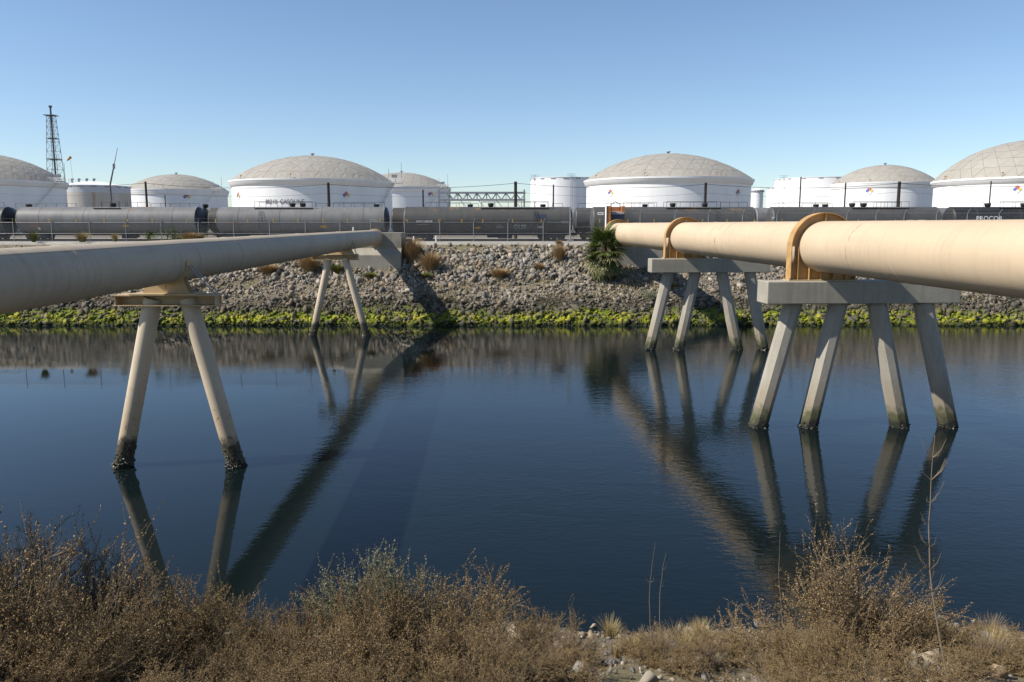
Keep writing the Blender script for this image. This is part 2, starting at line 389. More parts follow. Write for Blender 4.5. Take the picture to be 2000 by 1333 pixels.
# ------------------------------------------------------------------ ground, water, banks
YARD = H - 1.7          # crest of the far bank
CG = H - 2.1            # yard level by the tracks and tanks
def near_z(x, y): return H - 2.3 - 0.41 * (max(y, 1.0) - 1.0)
def far_z(x, y):
    if y <= 63.1: return (y - 63.1) * 0.5
    if y >= 78.0: return YARD - 0.2
    return (y - 63.1) / 14.9 * (YARD - 0.2)
def nz(x, y, s):
    return (math.sin(x * 1.3 * s + 1.7 * math.sin(y * 0.9 * s)) + math.sin(y * 1.9 * s + 1.3 * math.sin(x * 0.7 * s + 2))) * 0.5
def sheet(name, xs, ys, fz, mat):
    vs = [(x, y, fz(x, y)) for y in ys for x in xs]; n = len(xs)
    fs = [(j * n + i, j * n + i + 1, (j + 1) * n + i + 1, (j + 1) * n + i) for j in range(len(ys) - 1) for i in range(n - 1)]
    o = link(name, np_mesh(name, vs, fs, mat, True)); tag(o, kind='structure'); return o
far_bank = sheet('far_bank', np.linspace(-160, 160, 321), np.concatenate([np.linspace(58, 78.0, 50), [78.3]]),
                 lambda x, y: far_z(x, y) + (0.12 * nz(x, y, 1.0) + 0.08 * nz(x, y, 3.1)) * (1 if y < 77.5 else 0), M['bank_soil'])
near_bank = sheet('near_bank', np.linspace(-60, 60, 241), np.concatenate([np.linspace(-60, -4, 8), np.linspace(-3, 19, 60)]),
                  lambda x, y: near_z(x, y) + 0.10 * nz(x, y, 1.1) + 0.06 * nz(x, y, 3.7), M['near_soil'])
wat = link('water', np_mesh('water', [(-900, -30, 0), (900, -30, 0), (900, 64.5, 0), (-900, 64.5, 0)], [(0, 1, 2, 3)], M['water'])); tag(wat, kind='structure')
yd = link('yard_ground', np_mesh('yard_ground', [(sx, yy, zz) for yy, zz in ((78.25, YARD), (82.6, YARD - 0.02), (95, CG), (9000, CG)) for sx in (-7000, 7000)], [(0, 1, 3, 2), (2, 3, 5, 4), (4, 5, 7, 6)], M['yard_gravel'])); tag(yd, kind='structure')
kb = MB()
x = -100.0
while x < 100:
    kb.add([(x, 77.85, YARD - 0.26), (x + 5.97, 77.85, YARD - 0.26), (x + 5.97, 78.00, YARD - 0.02), (x, 78.00, YARD - 0.02), (x, 78.8, YARD + 0.015), (x + 5.97, 78.8, YARD + 0.015),
            (x, 78.8, YARD - 0.3), (x + 5.97, 78.8, YARD - 0.3)], [(0, 1, 2, 3), (3, 2, 5, 4), (0, 3, 4, 6), (1, 7, 5, 2), (4, 5, 7, 6), (0, 6, 7, 1)])
    x += 6.0
tag(kb.build('kerb', M['pale_concrete']), kind='structure')
for yy in (99.25, 100.75, 105.75, 107.25):
    r = MB().box(-120, 120, yy - 0.04, yy + 0.04, CG + 0.005, CG + 0.16)
    tag(r.build('railway_track', M['rail']), kind='structure')

# ------------------------------------------------------------------ riprap
def hull_mesh(n, seed):
    rs = random.Random(seed); bm = bmesh.new()
    ax = (1.1, rs.uniform(0.55, 0.95), rs.uniform(0.4, 0.75))
    for _ in range(n):
        v = Vector((rs.gauss(0, 1), rs.gauss(0, 1), rs.gauss(0, 1))).normalized() * rs.uniform(0.8, 1.05)
        bm.verts.new((v.x * ax[0], v.y * ax[1], v.z * ax[2]))
    r = bmesh.ops.convex_hull(bm, input=bm.verts)
    bmesh.ops.delete(bm, geom=[v for v in bm.verts if not v.link_faces], context='VERTS')
    bmesh.ops.triangulate(bm, faces=bm.faces)
    bm.verts.index_update()
    V = np.array([v.co[:] for v in bm.verts], np.float32); Fc = np.array([[v.index for v in f.verts] for f in bm.faces], np.int32)
    bm.free(); return V, Fc
PROTO = [hull_mesh(9 + k % 4, 100 + k) for k in range(20)]
def rand_rot(n):
    q = rng.normal(size=(n, 4)); q /= np.linalg.norm(q, axis=1)[:, None]; w, x, y, z = q.T
    return np.stack([np.stack([1 - 2 * (y * y + z * z), 2 * (x * y - z * w), 2 * (x * z + y * w)], 1),
                     np.stack([2 * (x * y + z * w), 1 - 2 * (x * x + z * z), 2 * (y * z - x * w)], 1),
                     np.stack([2 * (x * z - y * w), 2 * (y * z + x * w), 1 - 2 * (x * x + y * y)], 1)], 1)
def scatter_mesh(name, P, S, mat, protos=PROTO):
    Rm = rand_rot(len(P)); kinds = rng.integers(0, len(protos), len(P)); vs, fs, n = [], [], 0
    for k, (V, Fc) in enumerate(protos):
        idx = np.where(kinds == k)[0]
        if not len(idx): continue
        W = np.einsum('nij,vj->nvi', Rm[idx], V) * S[idx][:, None, None] + P[idx][:, None, :]
        vs.append(W.reshape(-1, 3)); fs.append((Fc[None] + (np.arange(len(idx)) * len(V))[:, None, None] + n).reshape(-1, 3)); n += len(idx) * len(V)
    return np_mesh(name, np.concatenate(vs), np.concatenate(fs), mat)
def riprap_points(n):
    X = rng.uniform(-56, 56, n); Yp = rng.uniform(62.7, 77.5, n)
    dens = np.where(Yp > 66, 0.95, 0.85)
    px = 1000 + X / Yp * 1567
    gravel = (np.abs(px - 1000) < 170) & (Yp > 70.5)
    S = rng.lognormal(math.log(0.122), 0.56, n); S = np.where(gravel, S * 1.2, S); S = np.where(Yp < 66.3, S * 1.0, S); S = np.where((Yp >= 66.3) & (Yp < 70.0), S * 0.85, S)
    S = np.clip(S, 0.055, 0.5)
    bare = np.array([nz(a * 0.35, b * 0.8, 1.0) for a, b in zip(X, Yp)])
    keep = rng.random(n) < np.where(gravel | (Yp < 66.4), 1.0, np.where(bare > 0.35, 0.5, 0.9))
    keep &= ~((Yp > 76.6) & (rng.random(n) < 0.75)) 
    left = (px < 800) & (Yp > 74.2); keep &= ~(left & (rng.random(n) < 0.75))
    X, Yp, S = X[keep], Yp[keep], S[keep]
    Z = np.array([far_z(a, b) + 0.12 * nz(a, b, 1.0) + 0.08 * nz(a, b, 3.1) for a, b in zip(X, Yp)]) + S * 0.22
    return np.stack([X, Yp, Z], 1), S
P, S = riprap_points(74000)
inview = np.abs(P[:, 0] / P[:, 1]) < 0.63
score = np.where(inview, S, 0); big = np.argsort(-score)[:300]; rest = np.ones(len(S), bool); rest[big] = False
rr = link('riprap', scatter_mesh('riprap', P[rest], S[rest], M['riprap_stone']), far_bank); tag(rr, kind='stuff')
STONE_ME = [np_mesh('stone', V, Fc, M['riprap_stone']) for V, Fc in PROTO]
for i in big:
    link('stone', random.choice(STONE_ME), far_bank, P[i], (random.uniform(0, 6), random.uniform(0, 6), random.uniform(0, 6)), (S[i],) * 3)
# near bank rubble
NST = [np_mesh('stone', V, Fc, M['near_stone']) for V, Fc in PROTO]
npts = []
for _ in range(230):
    Yp = random.uniform(8.6, 15.4); px = random.choice([random.uniform(1150, 1520), random.uniform(1780, 2080), random.uniform(-50, 2050)])
    X = (px - 1000) / 1567 * Yp; s = min(0.32, random.lognormvariate(math.log(0.085), 0.6)); npts.append((X, Yp, near_z(X, Yp) + 0.1 * nz(X, Yp, 1.1) + 0.06 * nz(X, Yp, 3.7) + s * 0.2, s))
for (X, Yp, Z, s) in npts:
    link('stone', random.choice(NST), near_bank, (X, Yp, Z), (random.uniform(0, 6), random.uniform(0, 6), random.uniform(0, 6)), (s, s, s * 0.8))
n = 9000
X = rng.uniform(-12, 14, n); Yp = rng.uniform(7.5, 15.2, n); Sg = np.clip(rng.lognormal(math.log(0.025), 0.5, n), 0.008, 0.09)
Z = np.array([near_z(a, b) + 0.1 * nz(a, b, 1.1) + 0.06 * nz(a, b, 3.7) for a, b in zip(X, Yp)]) + Sg * 0.3
tag(link('gravel', scatter_mesh('gravel', np.stack([X, Yp, Z], 1), Sg, M['near_stone']), near_bank), kind='stuff')

# ------------------------------------------------------------------ pipes
def pipeline(name, label, a0, slope, zc, r, y0, y1, joints, mat, origin):
    root = thing(name, origin, label, 'pipeline')
    ax = Vector((slope, 1, 0))
    def P(y): return Vector((a0 + slope * y, y, zc))
    ys = [y0] + joints + [y1]
    for k in range(len(ys) - 1):
        m = MB(); m.revolve(P(ys[k]), ax, [(0, r)] + [(t * (P(ys[k + 1]) - P(ys[k])).length, r) for t in (0.25, 0.5, 0.75)] + [((P(ys[k + 1]) - P(ys[k])).length, r)], 72)
        m.build('pipe_section', mat, root, smooth=40)
        if k:
            w = MB(); w.revolve(P(ys[k]), ax, [(-0.04, r - 0.004), (-0.022, r + 0.012), (0.022, r + 0.012), (0.04, r - 0.004)], 72); w.build('weld_seam', mat, root, smooth=25)
    return root, P, ax.normalized()
SC = 8.0 / 7.0
LA, LS, LZ, LR = -9.055 * SC, -0.030, H - 1.045 * SC, 0.603 * SC
RA, RS, RZ, RR = 11.95 * SC, -0.0535, H - 0.741 * SC, 0.845 * SC
lp, LP, LAX = pipeline('cream_pipeline', 'thick grey-cream pipeline crossing the water on the left, its near side in shade', LA, LS, LZ, LR, -3.0, 74.6, [9.0, 19.2, 31.5, 43.7, 55.5], M['cream_paint'], (LA, 0, LZ - LR))
sm = MB()
for y in np.arange(-3, 73, 1.0):     # lengthwise weld on top of the pipe
    a, b = LP(y), LP(y + 1.0); o = Vector((0.60 * LR * 0.9, 0, math.sqrt(1 - 0.54 ** 2) * LR))
    sm.obox((a + b) / 2 + o, (b - a) / 2, Vector((0.014, 0, -0.009)), Vector((0.006, 0, 0.008)))
sm.build('lengthwise_seam', M['cream_paint'], lp)
rp, RP, RAX = pipeline('peach_pipeline', 'thick sunlit peach-coloured pipeline crossing the water on the right', RA, RS, RZ, RR, -3.0, 74.4, [10.5, 24.3, 38.4, 44.6, 57.5, 66.0], M['peach_paint'], (RA, 0, RZ - RR))
# a strap joint with slack line near the right edge, and saddle patch outlines
st = MB(); st.revolve(RP(24.9), RAX, [(-0.02, RR + 0.002), (0, RR + 0.012), (0.02, RR + 0.002)], 72); st.build('weld_seam', M['peach_paint'], rp, smooth=40)
for (px, ax_, lab) in ((LA, LP, 'left'), (RA, RP, 'right')):
    c = ax_(-3.2); b = MB().box(c.x - 2.4, c.x + 2.4, -6.5, -1.2, 2.0, 7.4 if lab == 'left' else 8.3)
    tag(b.build('anchor_block', M['concrete'], origin=(c.x, -4, 2.0)), 'concrete anchor block holding the near end of the %s pipeline' % ('grey-cream' if lab == 'left' else 'peach-coloured'), 'block')

def barnacles(root, p, r, n, hgt, name='barnacles'):
    Pq, Sq = [], []
    for _ in range(n):
        a = random.uniform(0, 6.28); z = -0.25 + abs(random.gauss(0, 1)) * hgt; s = random.uniform(0.03, 0.085) * (1.25 if z < 0.2 else 0.8)
        q = p(z); Pq.append((q.x + math.cos(a) * r, q.y + math.sin(a) * r, z)); Sq.append(s)
    me = scatter_mesh(name, np.array(Pq) - np.array(OFF[root.name]), np.array(Sq), M['barnacle']); o = link(name, me, root); tag(o, kind='stuff'); return o
t = NT('barnacle'); r = t.island(); M['barnacle'] = t.out(t.ramp(r, [(0, (0.012, 0.012, 0.01)), (0.62, (0.035, 0.033, 0.022)), (0.85, (0.07, 0.075, 0.035)), (0.96, (0.34, 0.32, 0.27))]), 0.6)

# left pipeline: steel A-frame piers
def a_frame(Y, base_px, top_px, ybase, ytop_px, beam_px, beam_y, label, rad):
    base = [at(b, ybase, Y) for b in base_px]; tops = [at(b, ytop_px, Y) for b in top_px]
    root = thing('a_frame_pier', ((base[0].x + base[1].x) / 2, Y, 0), label, 'pier', 'steel piers under the cream pipeline')
    for b, q in zip(base, tops):
        b.z = 0; d = (q - b); e = b - d * (1.2 / d.z)
        l = MB().tube(e, q + d * (0.25 / d.z), rad, None, 28); lo = l.build('leg', M['cream_leg'], root, smooth=40)
        barnacles(root, (lambda z, b=b, d=d: b + d * (z / d.z)), rad, 420, 0.38)
    zt, zb = Z_at(beam_y[0], Y), Z_at(beam_y[1], Y); x0, x1 = X_at(beam_px[0], Y, beam_y[0]), X_at(beam_px[1], Y, beam_y[0])
    c = (zt + zb) / 2; w = 0.42
    for o, nm in ((0.0, 'beam_web'),):
        MB().box(x0, x1, Y - 0.02, Y + 0.02, zb + 0.03, zt - 0.03).build(nm, M['tan_beam'], root)
    MB().box(x0, x1, Y - w, Y + w, zt - 0.03, zt).build('beam_flange', M['tan_beam'], root)
    MB().box(x0 - 0.02, x1 + 0.02, Y - w, Y + w, zb, zb + 0.03).build('beam_flange', M['tan_beam'], root)
    MB().box(x0 + 0.05, x0 + 0.07, Y - w + .02, Y - 0.021, zb + 0.031, zt - 0.031).build('stiffener', M['tan_beam'], root)
    MB().box(x1 - 0.07, x1 - 0.05, Y - w + .02, Y - 0.021, zb + 0.031, zt - 0.031).build('stiffener', M['tan_beam'], root)
    pc = LP(Y); ps = 0.98
    MB().box(pc.x - 1.05, pc.x + 1.0, Y - 0.5, Y + 0.5, zt + 0.002, zt + 0.05).build('base_plate', M['tan_beam'], root)
    # cradle: a curved band under the pipe plus gussets down to the plate
    cr = MB(); cr.revolve(pc, LAX, [(-0.22, LR + 0.004), (-0.22, LR + 0.05), (0.22, LR + 0.05), (0.22, LR + 0.004)], 28, math.pi * 0.98, math.pi * 2.02)
    cr.build('cradle', M['tan_beam'], root, smooth=30)
    for s in (-1, 1):
        g = MB(); pts = []
        for k in range(9):
            a = -math.pi / 2 + s * (0.03 + k / 8 * 0.80); pts.append((pc.x + math.cos(a) * (LR + 0.045), pc.z + math.sin(a) * (LR + 0.045)))
        xo = pc.x + s * 0.95 * (LR + 0.1)
        poly = [(pc.x + s * 0.02, zt + 0.05)] + pts + [(xo, zt + 0.05)]
        nn = len(poly); vs = [(x, Y - 0.02, z) for x, z in poly] + [(x, Y + 0.02, z) for x, z in poly]
        # fan strips between plate line and arc
        base_l = [(pc.x + s * (0.02 + k / 8 * 0.93 * (LR + 0.1)), zt + 0.05) for k in range(9)]
        for yy in (-0.16, 0.16):
            vs = [(x, Y + yy, z) for x, z in base_l] + [(x, Y + yy, z) for x, z in pts]
            g.add(vs, [(k, k + 1, 10 + k, 9 + k) for k in range(8)])
            vs = [(x, Y + yy + 0.02, z) for x, z in base_l] + [(x, Y + yy + 0.02, z) for x, z in pts]
            g.add(vs, [(k, 9 + k, 10 + k, k + 1) for k in range(8)])
        g.build('gusset', M['tan_beam'], root)
    MB().tube((pc.x + LR * 0.98 + 0.06, Y - 0.1, pc.z - 0.12), (min(x1 - 0.15, pc.x + LR + 0.85), Y - 0.1, zt + 0.02), 0.018, None, 6).build('brace_rod', M['galvanised'], root)
    MB().tube((pc.x + LR * 0.98 + 0.08, Y + 0.12, pc.z - 0.12), (min(x1 - 0.15, pc.x + LR + 0.87), Y + 0.12, zt + 0.02), 0.018, None, 6).build('brace_rod', M['galvanised'], root)
    return root
a_frame(25.72, (240, 462), (296, 372), 908, 598, (232, 432), (575, 596), 'near pair of cream tubular legs with dark barnacled feet under the left pipeline', 0.285)
a_frame(57.2, (611, 716), (641, 676), 657, 512, (611, 700), (498, 508), 'far pair of cream tubular legs close to the stony bank', 0.255)

# right pipeline: concrete pile bents with ochre ring brackets
U = Vector((RAX.y, -RAX.x, 0))
def bent(Y, base_px, base_y, top_px, top_y, bx, by, label, rad):
    base = [at(a, b, Y) for a, b in zip(base_px, base_y)]
    for b in base: b.z = 0
    cx = sum(b.x for b in base) / 4
    root = thing('pile_bent', (cx, Y, 0), label, 'pier', 'concrete piers under the peach pipeline')
    Yf, dp = Y - 0.56, 1.12
    x0, x1 = X_at(bx[0], Yf, by[0]), X_at(bx[1], Yf, by[0]); zt, zb = Z_at(by[0], Yf), Z_at(by[1], Yf)
    ctr = Vector(((x0 + x1) / 2, Y, (zt + zb) / 2)); hl = (x1 - x0) / 2
    cb = MB().obox(ctr, U * hl, RAX * (dp / 2), Vector((0, 0, (zt - zb) / 2))); co = cb.build('cap_beam', M['concrete'], root)
    bv = co.modifiers.new('bevel', 'BEVEL'); bv.width = 0.035; bv.segments = 2
    for b, a, yy in zip(base, top_px, top_y):
        q = at(a, yy, Y); q.z = zb; d = q - b; e = b - d * (1.4 / d.z)
        MB().tube(e, q + d * (0.02 / d.z), rad, None, 8, True, math.pi / 8).build('pile', M['pile_concrete'], root)
        barnacles(root, (lambda z, b=b, d=d: b + d * (z / d.z)), rad * 0.95, 150, 0.22)
    ring_bracket(root, Y, zt)
    return root, zt, zb
def ring_bracket(root, Y, zt):
    pc = RP(Y); Ro = RR + 0.30; n = 26
    outer = [pc + U * (Ro * math.cos(a)) + Vector((0, 0, Ro * math.sin(a))) for a in np.linspace(0, math.pi, n)]
    inner = [pc + U * ((RR + 0.006) * math.cos(a)) + Vector((0, 0, (RR + 0.006) * math.sin(a))) for a in np.linspace(0, math.pi, n)]
    zbm = zt + 0.04
    w = MB(); hy = RAX * 0.02
    for s in (-1, 1):
        h = hy * s
        w.add([p + h for p in outer] + [p + h for p in inner], [(k, k + 1, n + k + 1, n + k) for k in range(n - 1)])
    low_in = [pc + U * ((RR + 0.006) * math.cos(a)) + Vector((0, 0, (RR + 0.006) * math.sin(a))) for a in np.linspace(math.pi, 2 * math.pi, n)]
    low_out = []
    for k in range(n):
        u = -Ro + 2 * Ro * k / (n - 1); low_out.append(Vector((pc.x, pc.y, 0)) + U * u + Vector((0, 0, zbm)))
    for s in (-1, 1):
        h = hy * s
        w.add([p + h for p in low_out] + [p + h for p in low_in], [(k, k + 1, n + k + 1, n + k) for k in range(n - 1)])
    br = w.build('ring_bracket', M['ochre_paint'], root)
    f = MB(); prof = [Vector((pc.x, pc.y, 0)) + U * Ro + Vector((0, 0, zbm))] + outer + [Vector((pc.x, pc.y, 0)) - U * Ro + Vector((0, 0, zbm))]
    th = 0.03; vs = []; m = len(prof); cl = Vector((pc.x, pc.y, pc.z))
    for k, p in enumerate(prof):
        nrm = U * (1 if k <= 1 else -1) if (k <= 1 or k >= m - 2) else (p - cl).normalized()
        for q in (p, p + nrm * th): vs += [q - RAX * 0.23, q + RAX * 0.23]
    fs = []
    for k in range(m - 1):
        a, b = 4 * k, 4 * (k + 1); fs += [(a, a + 1, b + 1, b), (a + 2, b + 2, b + 3, a + 3), (a, b, b + 2, a + 2), (a + 1, a + 3, b + 3, b + 1)]
    f.add(vs, fs).build('flange', M['ochre_paint'], br, smooth=40)
    MB().obox(pc + Vector((0, 0, RR + 0.15)), U * 0.015, RAX * 0.2, Vector((0, 0, 0.14))).build('stiffener', M['ochre_paint'], br)
    for u in (-0.78, -0.42, -0.05, 0.35, 0.74):
        uu = u * Ro; top = pc.z - math.sqrt(max(0, RR ** 2 - uu ** 2)) - 0.01 if abs(uu) < RR else pc.z - 0.02
        q = Vector((pc.x, pc.y, 0)) + U * uu
        MB().obox(q + Vector((0, 0, (zbm + top) / 2)), U * 0.012, RAX * 0.2, Vector((0, 0, max(0.02, (top - zbm) / 2)))).build('stiffener', M['ochre_paint'], br)
    MB().obox(Vector((pc.x, pc.y, zt + 0.02)), U * (Ro + 0.12), RAX * 0.34, Vector((0, 0, 0.018))).build('base_plate', M['tan_beam'], root)
    for u in (-1, 1):
        for v in (-0.27, 0.27):
            q = Vector((pc.x, pc.y, 0)) + U * (u * (Ro + 0.06)) + RAX * v
            MB().tube(q + Vector((0, 0, zt + 0.03)), q + Vector((0, 0, zt + 0.11)), 0.035, None, 6).build('bolt', M['galvanised'], root)
bent(31.0, (1480, 1578, 1757, 1852), (835, 835, 833, 831), (1549, 1637, 1712, 1802), (595, 595, 595, 595), (1495, 1884), (550, 594), 'nearer concrete pier of four raked piles and a long cap beam under the right pipeline', 0.36)
bent(50.8, (1269, 1325, 1440, 1490), (684, 684, 683, 682), (1306, 1358, 1409, 1464), (534, 534, 534, 534), (1271, 1507), (506, 533), 'farther concrete pier of four raked piles beside the palm', 0.36)

# abutments at the far bank
pc = LP(73.8); Yw = 73.4
x0, x1 = X_at(668, Yw), X_at(783, Yw); zt, zb = Z_at(455, Yw), Z_at(523, Yw)
ab = thing('pipe_abutment', ((x0 + x1) / 2, Yw, zb), 'grey concrete abutment block where the left pipeline enters the bank', 'abutment')
zs = Z_at(485, Yw)
MB().box(x0, x1, Yw, Yw + 3.2, zb - 1.2, zt).build('wall', M['concrete'], ab)
sl = MB(); Yt = Yw - 0.75; z2 = Z_at(499, Yt)
sl.add([(x0 - .02, Yw + 0.01, zs), (x1 + .02, Yw + 0.01, zs), (x1 + .02, Yt, z2), (x0 - .02, Yt, z2), (x0 - .02, Yt, zb - 1.2), (x1 + .02, Yt, zb - 1.2), (x0 - .02, Yw + .01, zb - 1.2), (x1 + .02, Yw + .01, zb - 1.2)],
       [(0, 3, 2, 1), (3, 4, 5, 2), (0, 6, 4, 3), (1, 2, 5, 7), (0, 1, 7, 6), (4, 6, 7, 5)])
sl.build('sloped_footing', M['concrete'], ab)
cl = MB(); cl.revolve(LP(Yw - 0.28), LAX, [(0, LR + 0.005), (0, LR + 0.11), (0.27, LR + 0.11), (0.27, LR)], 48); cl.build('pipe_collar', M['tan_beam'], ab, smooth=30)
pc = RP(73.8); Yw = 73.0
x0, x1 = X_at(1203, Yw), X_at(1330, Yw); zt, zb = Z_at(483, Yw), Z_at(508, Yw)
ab = thing('pipe_abutment', (pc.x, Yw, zb), 'low concrete abutment shaded beneath the far end of the right pipeline', 'abutment')
MB().box(x0, x1, Yw, Yw + 4.2, zb - 2.0, zt).build('wall', M['concrete'], ab)
ring_bracket(ab, 73.6, zt)

def set_co(me, co, mat):
    me.vertices.foreach_set('co', np.asarray(co, np.float32).ravel()); me.update(); me.materials.clear(); me.materials.append(mat); return me

# ------------------------------------------------------------------ tank cars
CARY, CARR = 100.0, 1.61
CTOP = Z_at(404.5, CARY)
def truck(root, xc, Y, zr):
    """bogie: two axles with four wheels, two side frames, bolster"""
    t = MB()
    for s in (-1, 1):
        yy = Y + s * 0.98
        pts = [(-1.25, 0.42), (-1.25, 0.62), (-0.55, 0.80), (0.55, 0.80), (1.25, 0.62), (1.25, 0.42), (0.95, 0.40), (0.45, 0.22), (-0.45, 0.22), (-0.95, 0.40)]
        vs = [(xc + a, yy - 0.06, zr + b) for a, b in pts] + [(xc + a, yy + 0.06, zr + b) for a, b in pts]; n = len(pts)
        t.add(vs, [tuple(range(n)), tuple(range(2 * n - 1, n - 1, -1))] + [(k, (k + 1) % n, n + (k + 1) % n, n + k) for k in range(n)])
    t.box(xc - 0.2, xc + 0.2, Y - 0.95, Y + 0.95, zr + 0.5, zr + 0.82)
    tr = t.build('truck_frame', M['black_steel'], root)
    for dx in (-0.88, 0.88):
        for s in (-1, 1):
            w = MB(); w.revolve((xc + dx, Y + s * 0.75, zr + 0.44), (0, s, 0), [(-0.03, 0.02), (-0.03, 0.47), (0.0, 0.47), (0.01, 0.43), (0.12, 0.42), (0.12, 0.34), (0.07, 0.30), (0.07, 0.12), (0.13, 0.10), (0.13, 0.01)], 18)
            w.build('wheel', M['wheel_steel'], tr, smooth=30)
def tank_car(px0, px1, Y, mat, label, head=None, ztop=None, rails=(), platform=None, bowls=(), ladder=None, strips=(), seams=7, letters=(), plates=(), detail=True, group='tank cars on the front track', fore=0.0):
    ztop = CTOP if ztop is None else ztop; zc = ztop - CARR
    X = lambda p: (p - 1000) / 1567.0 * (Y - fore)
    x0, x1 = X(px0), X(px1); xc = (x0 + x1) / 2; zr = CG + 0.16
    root = thing('tank_car', (xc, Y, CG), label, 'tank car', group)
    hd = 0.42; body = MB(); L = x1 - x0
    prof = [(0, CARR)] + [(hd * 0 + t * (L - 2 * hd), CARR) for t in np.linspace(0, 1, 9)[1:]]
    body.revolve((x0 + hd, Y, zc), (1, 0, 0), prof, 56); b = body.build('tank', mat, root, smooth=40)
    for s, xe in ((-1, x0 + hd), (1, x1 - hd)):
        h = MB(); h.revolve((xe, Y, zc), (s, 0, 0), [(hd * math.sin(a), max(0.001, CARR * math.cos(a) ** 0.8)) for a in np.linspace(0, math.pi / 2, 9)], 56)
        h.build('tank_head', head or mat, root, smooth=60)
        k = MB(); k.revolve((xe, Y, zc), (1, 0, 0), [(-0.035, CARR), (-0.03, CARR + 0.012), (0.03, CARR + 0.012), (0.035, CARR)], 56); k.build('head_ring', mat, root, smooth=40)
    for k in range(1, seams + 1):
        xs = x0 + hd + (L - 2 * hd) * k / (seams + 1)
        r = MB(); r.revolve((xs, Y, zc), (1, 0, 0), [(-0.025, CARR - 0.001), (-0.02, CARR + 0.010), (0.02, CARR + 0.010), (0.025, CARR - 0.001)], 56); r.build('weld_seam', M['car_dark'] if k % 2 else mat, b, smooth=40)
    s = MB()
    for side in (-1, 1): s.box(x0 - 0.15, x1 + 0.15, Y + side * 0.30 - 0.05, Y + side * 0.30 + 0.05, CG + 0.75, CG + 1.0)
    s.box(x0 + 0.3, x0 + 0.9, Y - 1.25, Y + 1.25, CG + 0.85, CG + 1.02); s.box(x1 - 0.9, x1 - 0.3, Y - 1.25, Y + 1.25, CG + 0.85, CG + 1.02)
    s.build('underframe', M['black_steel'], root)
    for xe, sg in ((x0, -1), (x1, 1)):
        MB().box(min(xe, xe + sg * 0.55), max(xe, xe + sg * 0.55), Y - 0.13, Y + 0.13, CG + 0.72, CG + 0.98).build('coupler', M['wheel_steel'], root)
        g = MB(); xx = xe + sg * 0.05
        for yy in (-1.2, 1.2): g.tube((xx, Y + yy, CG + 0.5), (xx, Y + yy, CG + 2.0), 0.022, None, 5)
        g.tube((xx, Y - 1.2, CG + 2.0), (xx, Y + 1.2, CG + 2.0), 0.022, None, 5); g.tube((xx, Y - 1.2, CG + 1.2), (xx, Y + 1.2, CG + 1.2), 0.022, None, 5)
        g.build('end_handrail', M['black_steel'], root)
    if detail:
        truck(root, x0 + 2.3, Y, zr); truck(root, x1 - 2.3, Y, zr)
        MB().tube((xc + 1.2, Y, CG + 0.55), (xc + 3.0, Y, CG + 0.55), 0.2, None, 12).build('brake_cylinder', M['black_steel'], root)
    def rail_run(a, bq, yy, z0, hgt, n, curved=False):
        m = MB(); xa, xb = X(a), X(bq)
        m.tube((xa, yy, z0 + hgt), (xb, yy, z0 + hgt), 0.024, None, 5)
        for k in range(n + 1): m.tube((xa + (xb - xa) * k / n, yy, z0 - 0.1), (xa + (xb - xa) * k / n, yy, z0 + hgt), 0.022, None, 5)
        m.build('guard_rail', M['black_steel'], root)
    for (a, bq, n) in rails: rail_run(a, bq, Y - 0.35, ztop, 0.55, n)
    if platform:
        a, bq = platform; xa, xb = X(a), X(bq)
        MB().box(xa, xb, Y - 1.0, Y - 0.36, ztop - 0.22, ztop - 0.15).build('platform', M['black_steel'], root)
        MB().box(xa, xb, Y + 0.36, Y + 1.0, ztop - 0.22, ztop - 0.15).build('platform', M['black_steel'], root)
        rail_run(a, bq, Y - 0.98, ztop - 0.2, 0.80, max(3, int((bq - a) / 22)))
        rail_run(a, bq, Y + 0.98, ztop - 0.2, 0.80, max(3, int((bq - a) / 22)))
    for bx in bowls:
        w = MB(); w.revolve((X(bx), Y, ztop - 0.06), (0, 0, 1), [(0, 0.18), (0.05, 0.22), (0.10, 0.30), (0.28, 0.36), (0.40, 0.38), (0.50, 0.37), (0.52, 0.30), (0.52, 0.01)], 18)
        w.build('manway_housing', M['black_steel'], root, smooth=40)
    if ladder:
        l = MB(); xl = X(ladder)
        for dx in (-0.22, 0.22): 
            pts = [(xl + dx, Y - CARR * math.cos(a) - 0.14, zc + CARR * math.sin(a)) for a in np.linspace(0.75, -0.2, 7)] + [(xl + dx, Y - CARR - 0.1, CG + 0.5)]
            l.path(pts, 0.02, 5)
        for a in np.linspace(0.7, -0.2, 6): l.tube((xl - 0.22, Y - CARR * math.cos(a) - 0.14, zc + CARR * math.sin(a)), (xl + 0.22, Y - CARR * math.cos(a) - 0.14, zc + CARR * math.sin(a)), 0.016, None, 5)
        for z in (1.9, 1.5, 1.1, 0.7): l.tube((xl - 0.22, Y - CARR - 0.1, CG + z), (xl + 0.22, Y - CARR - 0.1, CG + z), 0.016, None, 5)
        l.build('ladder', M['black_steel'], root)
    def patch(a, bq, z0, z1, mat_, nm):   # a thin plate following the tank's curve
        m = MB(); n = 4; vs = []
        for k in range(n + 1):
            z = z0 + (z1 - z0) * k / n; y = Y - math.sqrt(max(0.01, (CARR + 0.012) ** 2 - (z - zc) ** 2))
            vs += [(a, y, z), (bq, y, z)]
        m.add(vs, [(2 * k, 2 * k + 1, 2 * k + 3, 2 * k + 2) for k in range(n)]); m.build(nm, mat_, root)
    for sp in strips:
        z = Z_at(435.5, Y - CARR); patch(X(sp) - 0.055, X(sp) + 0.055, z - 0.02, z + 0.42, M['yellow_mark'], 'reflector_strip')
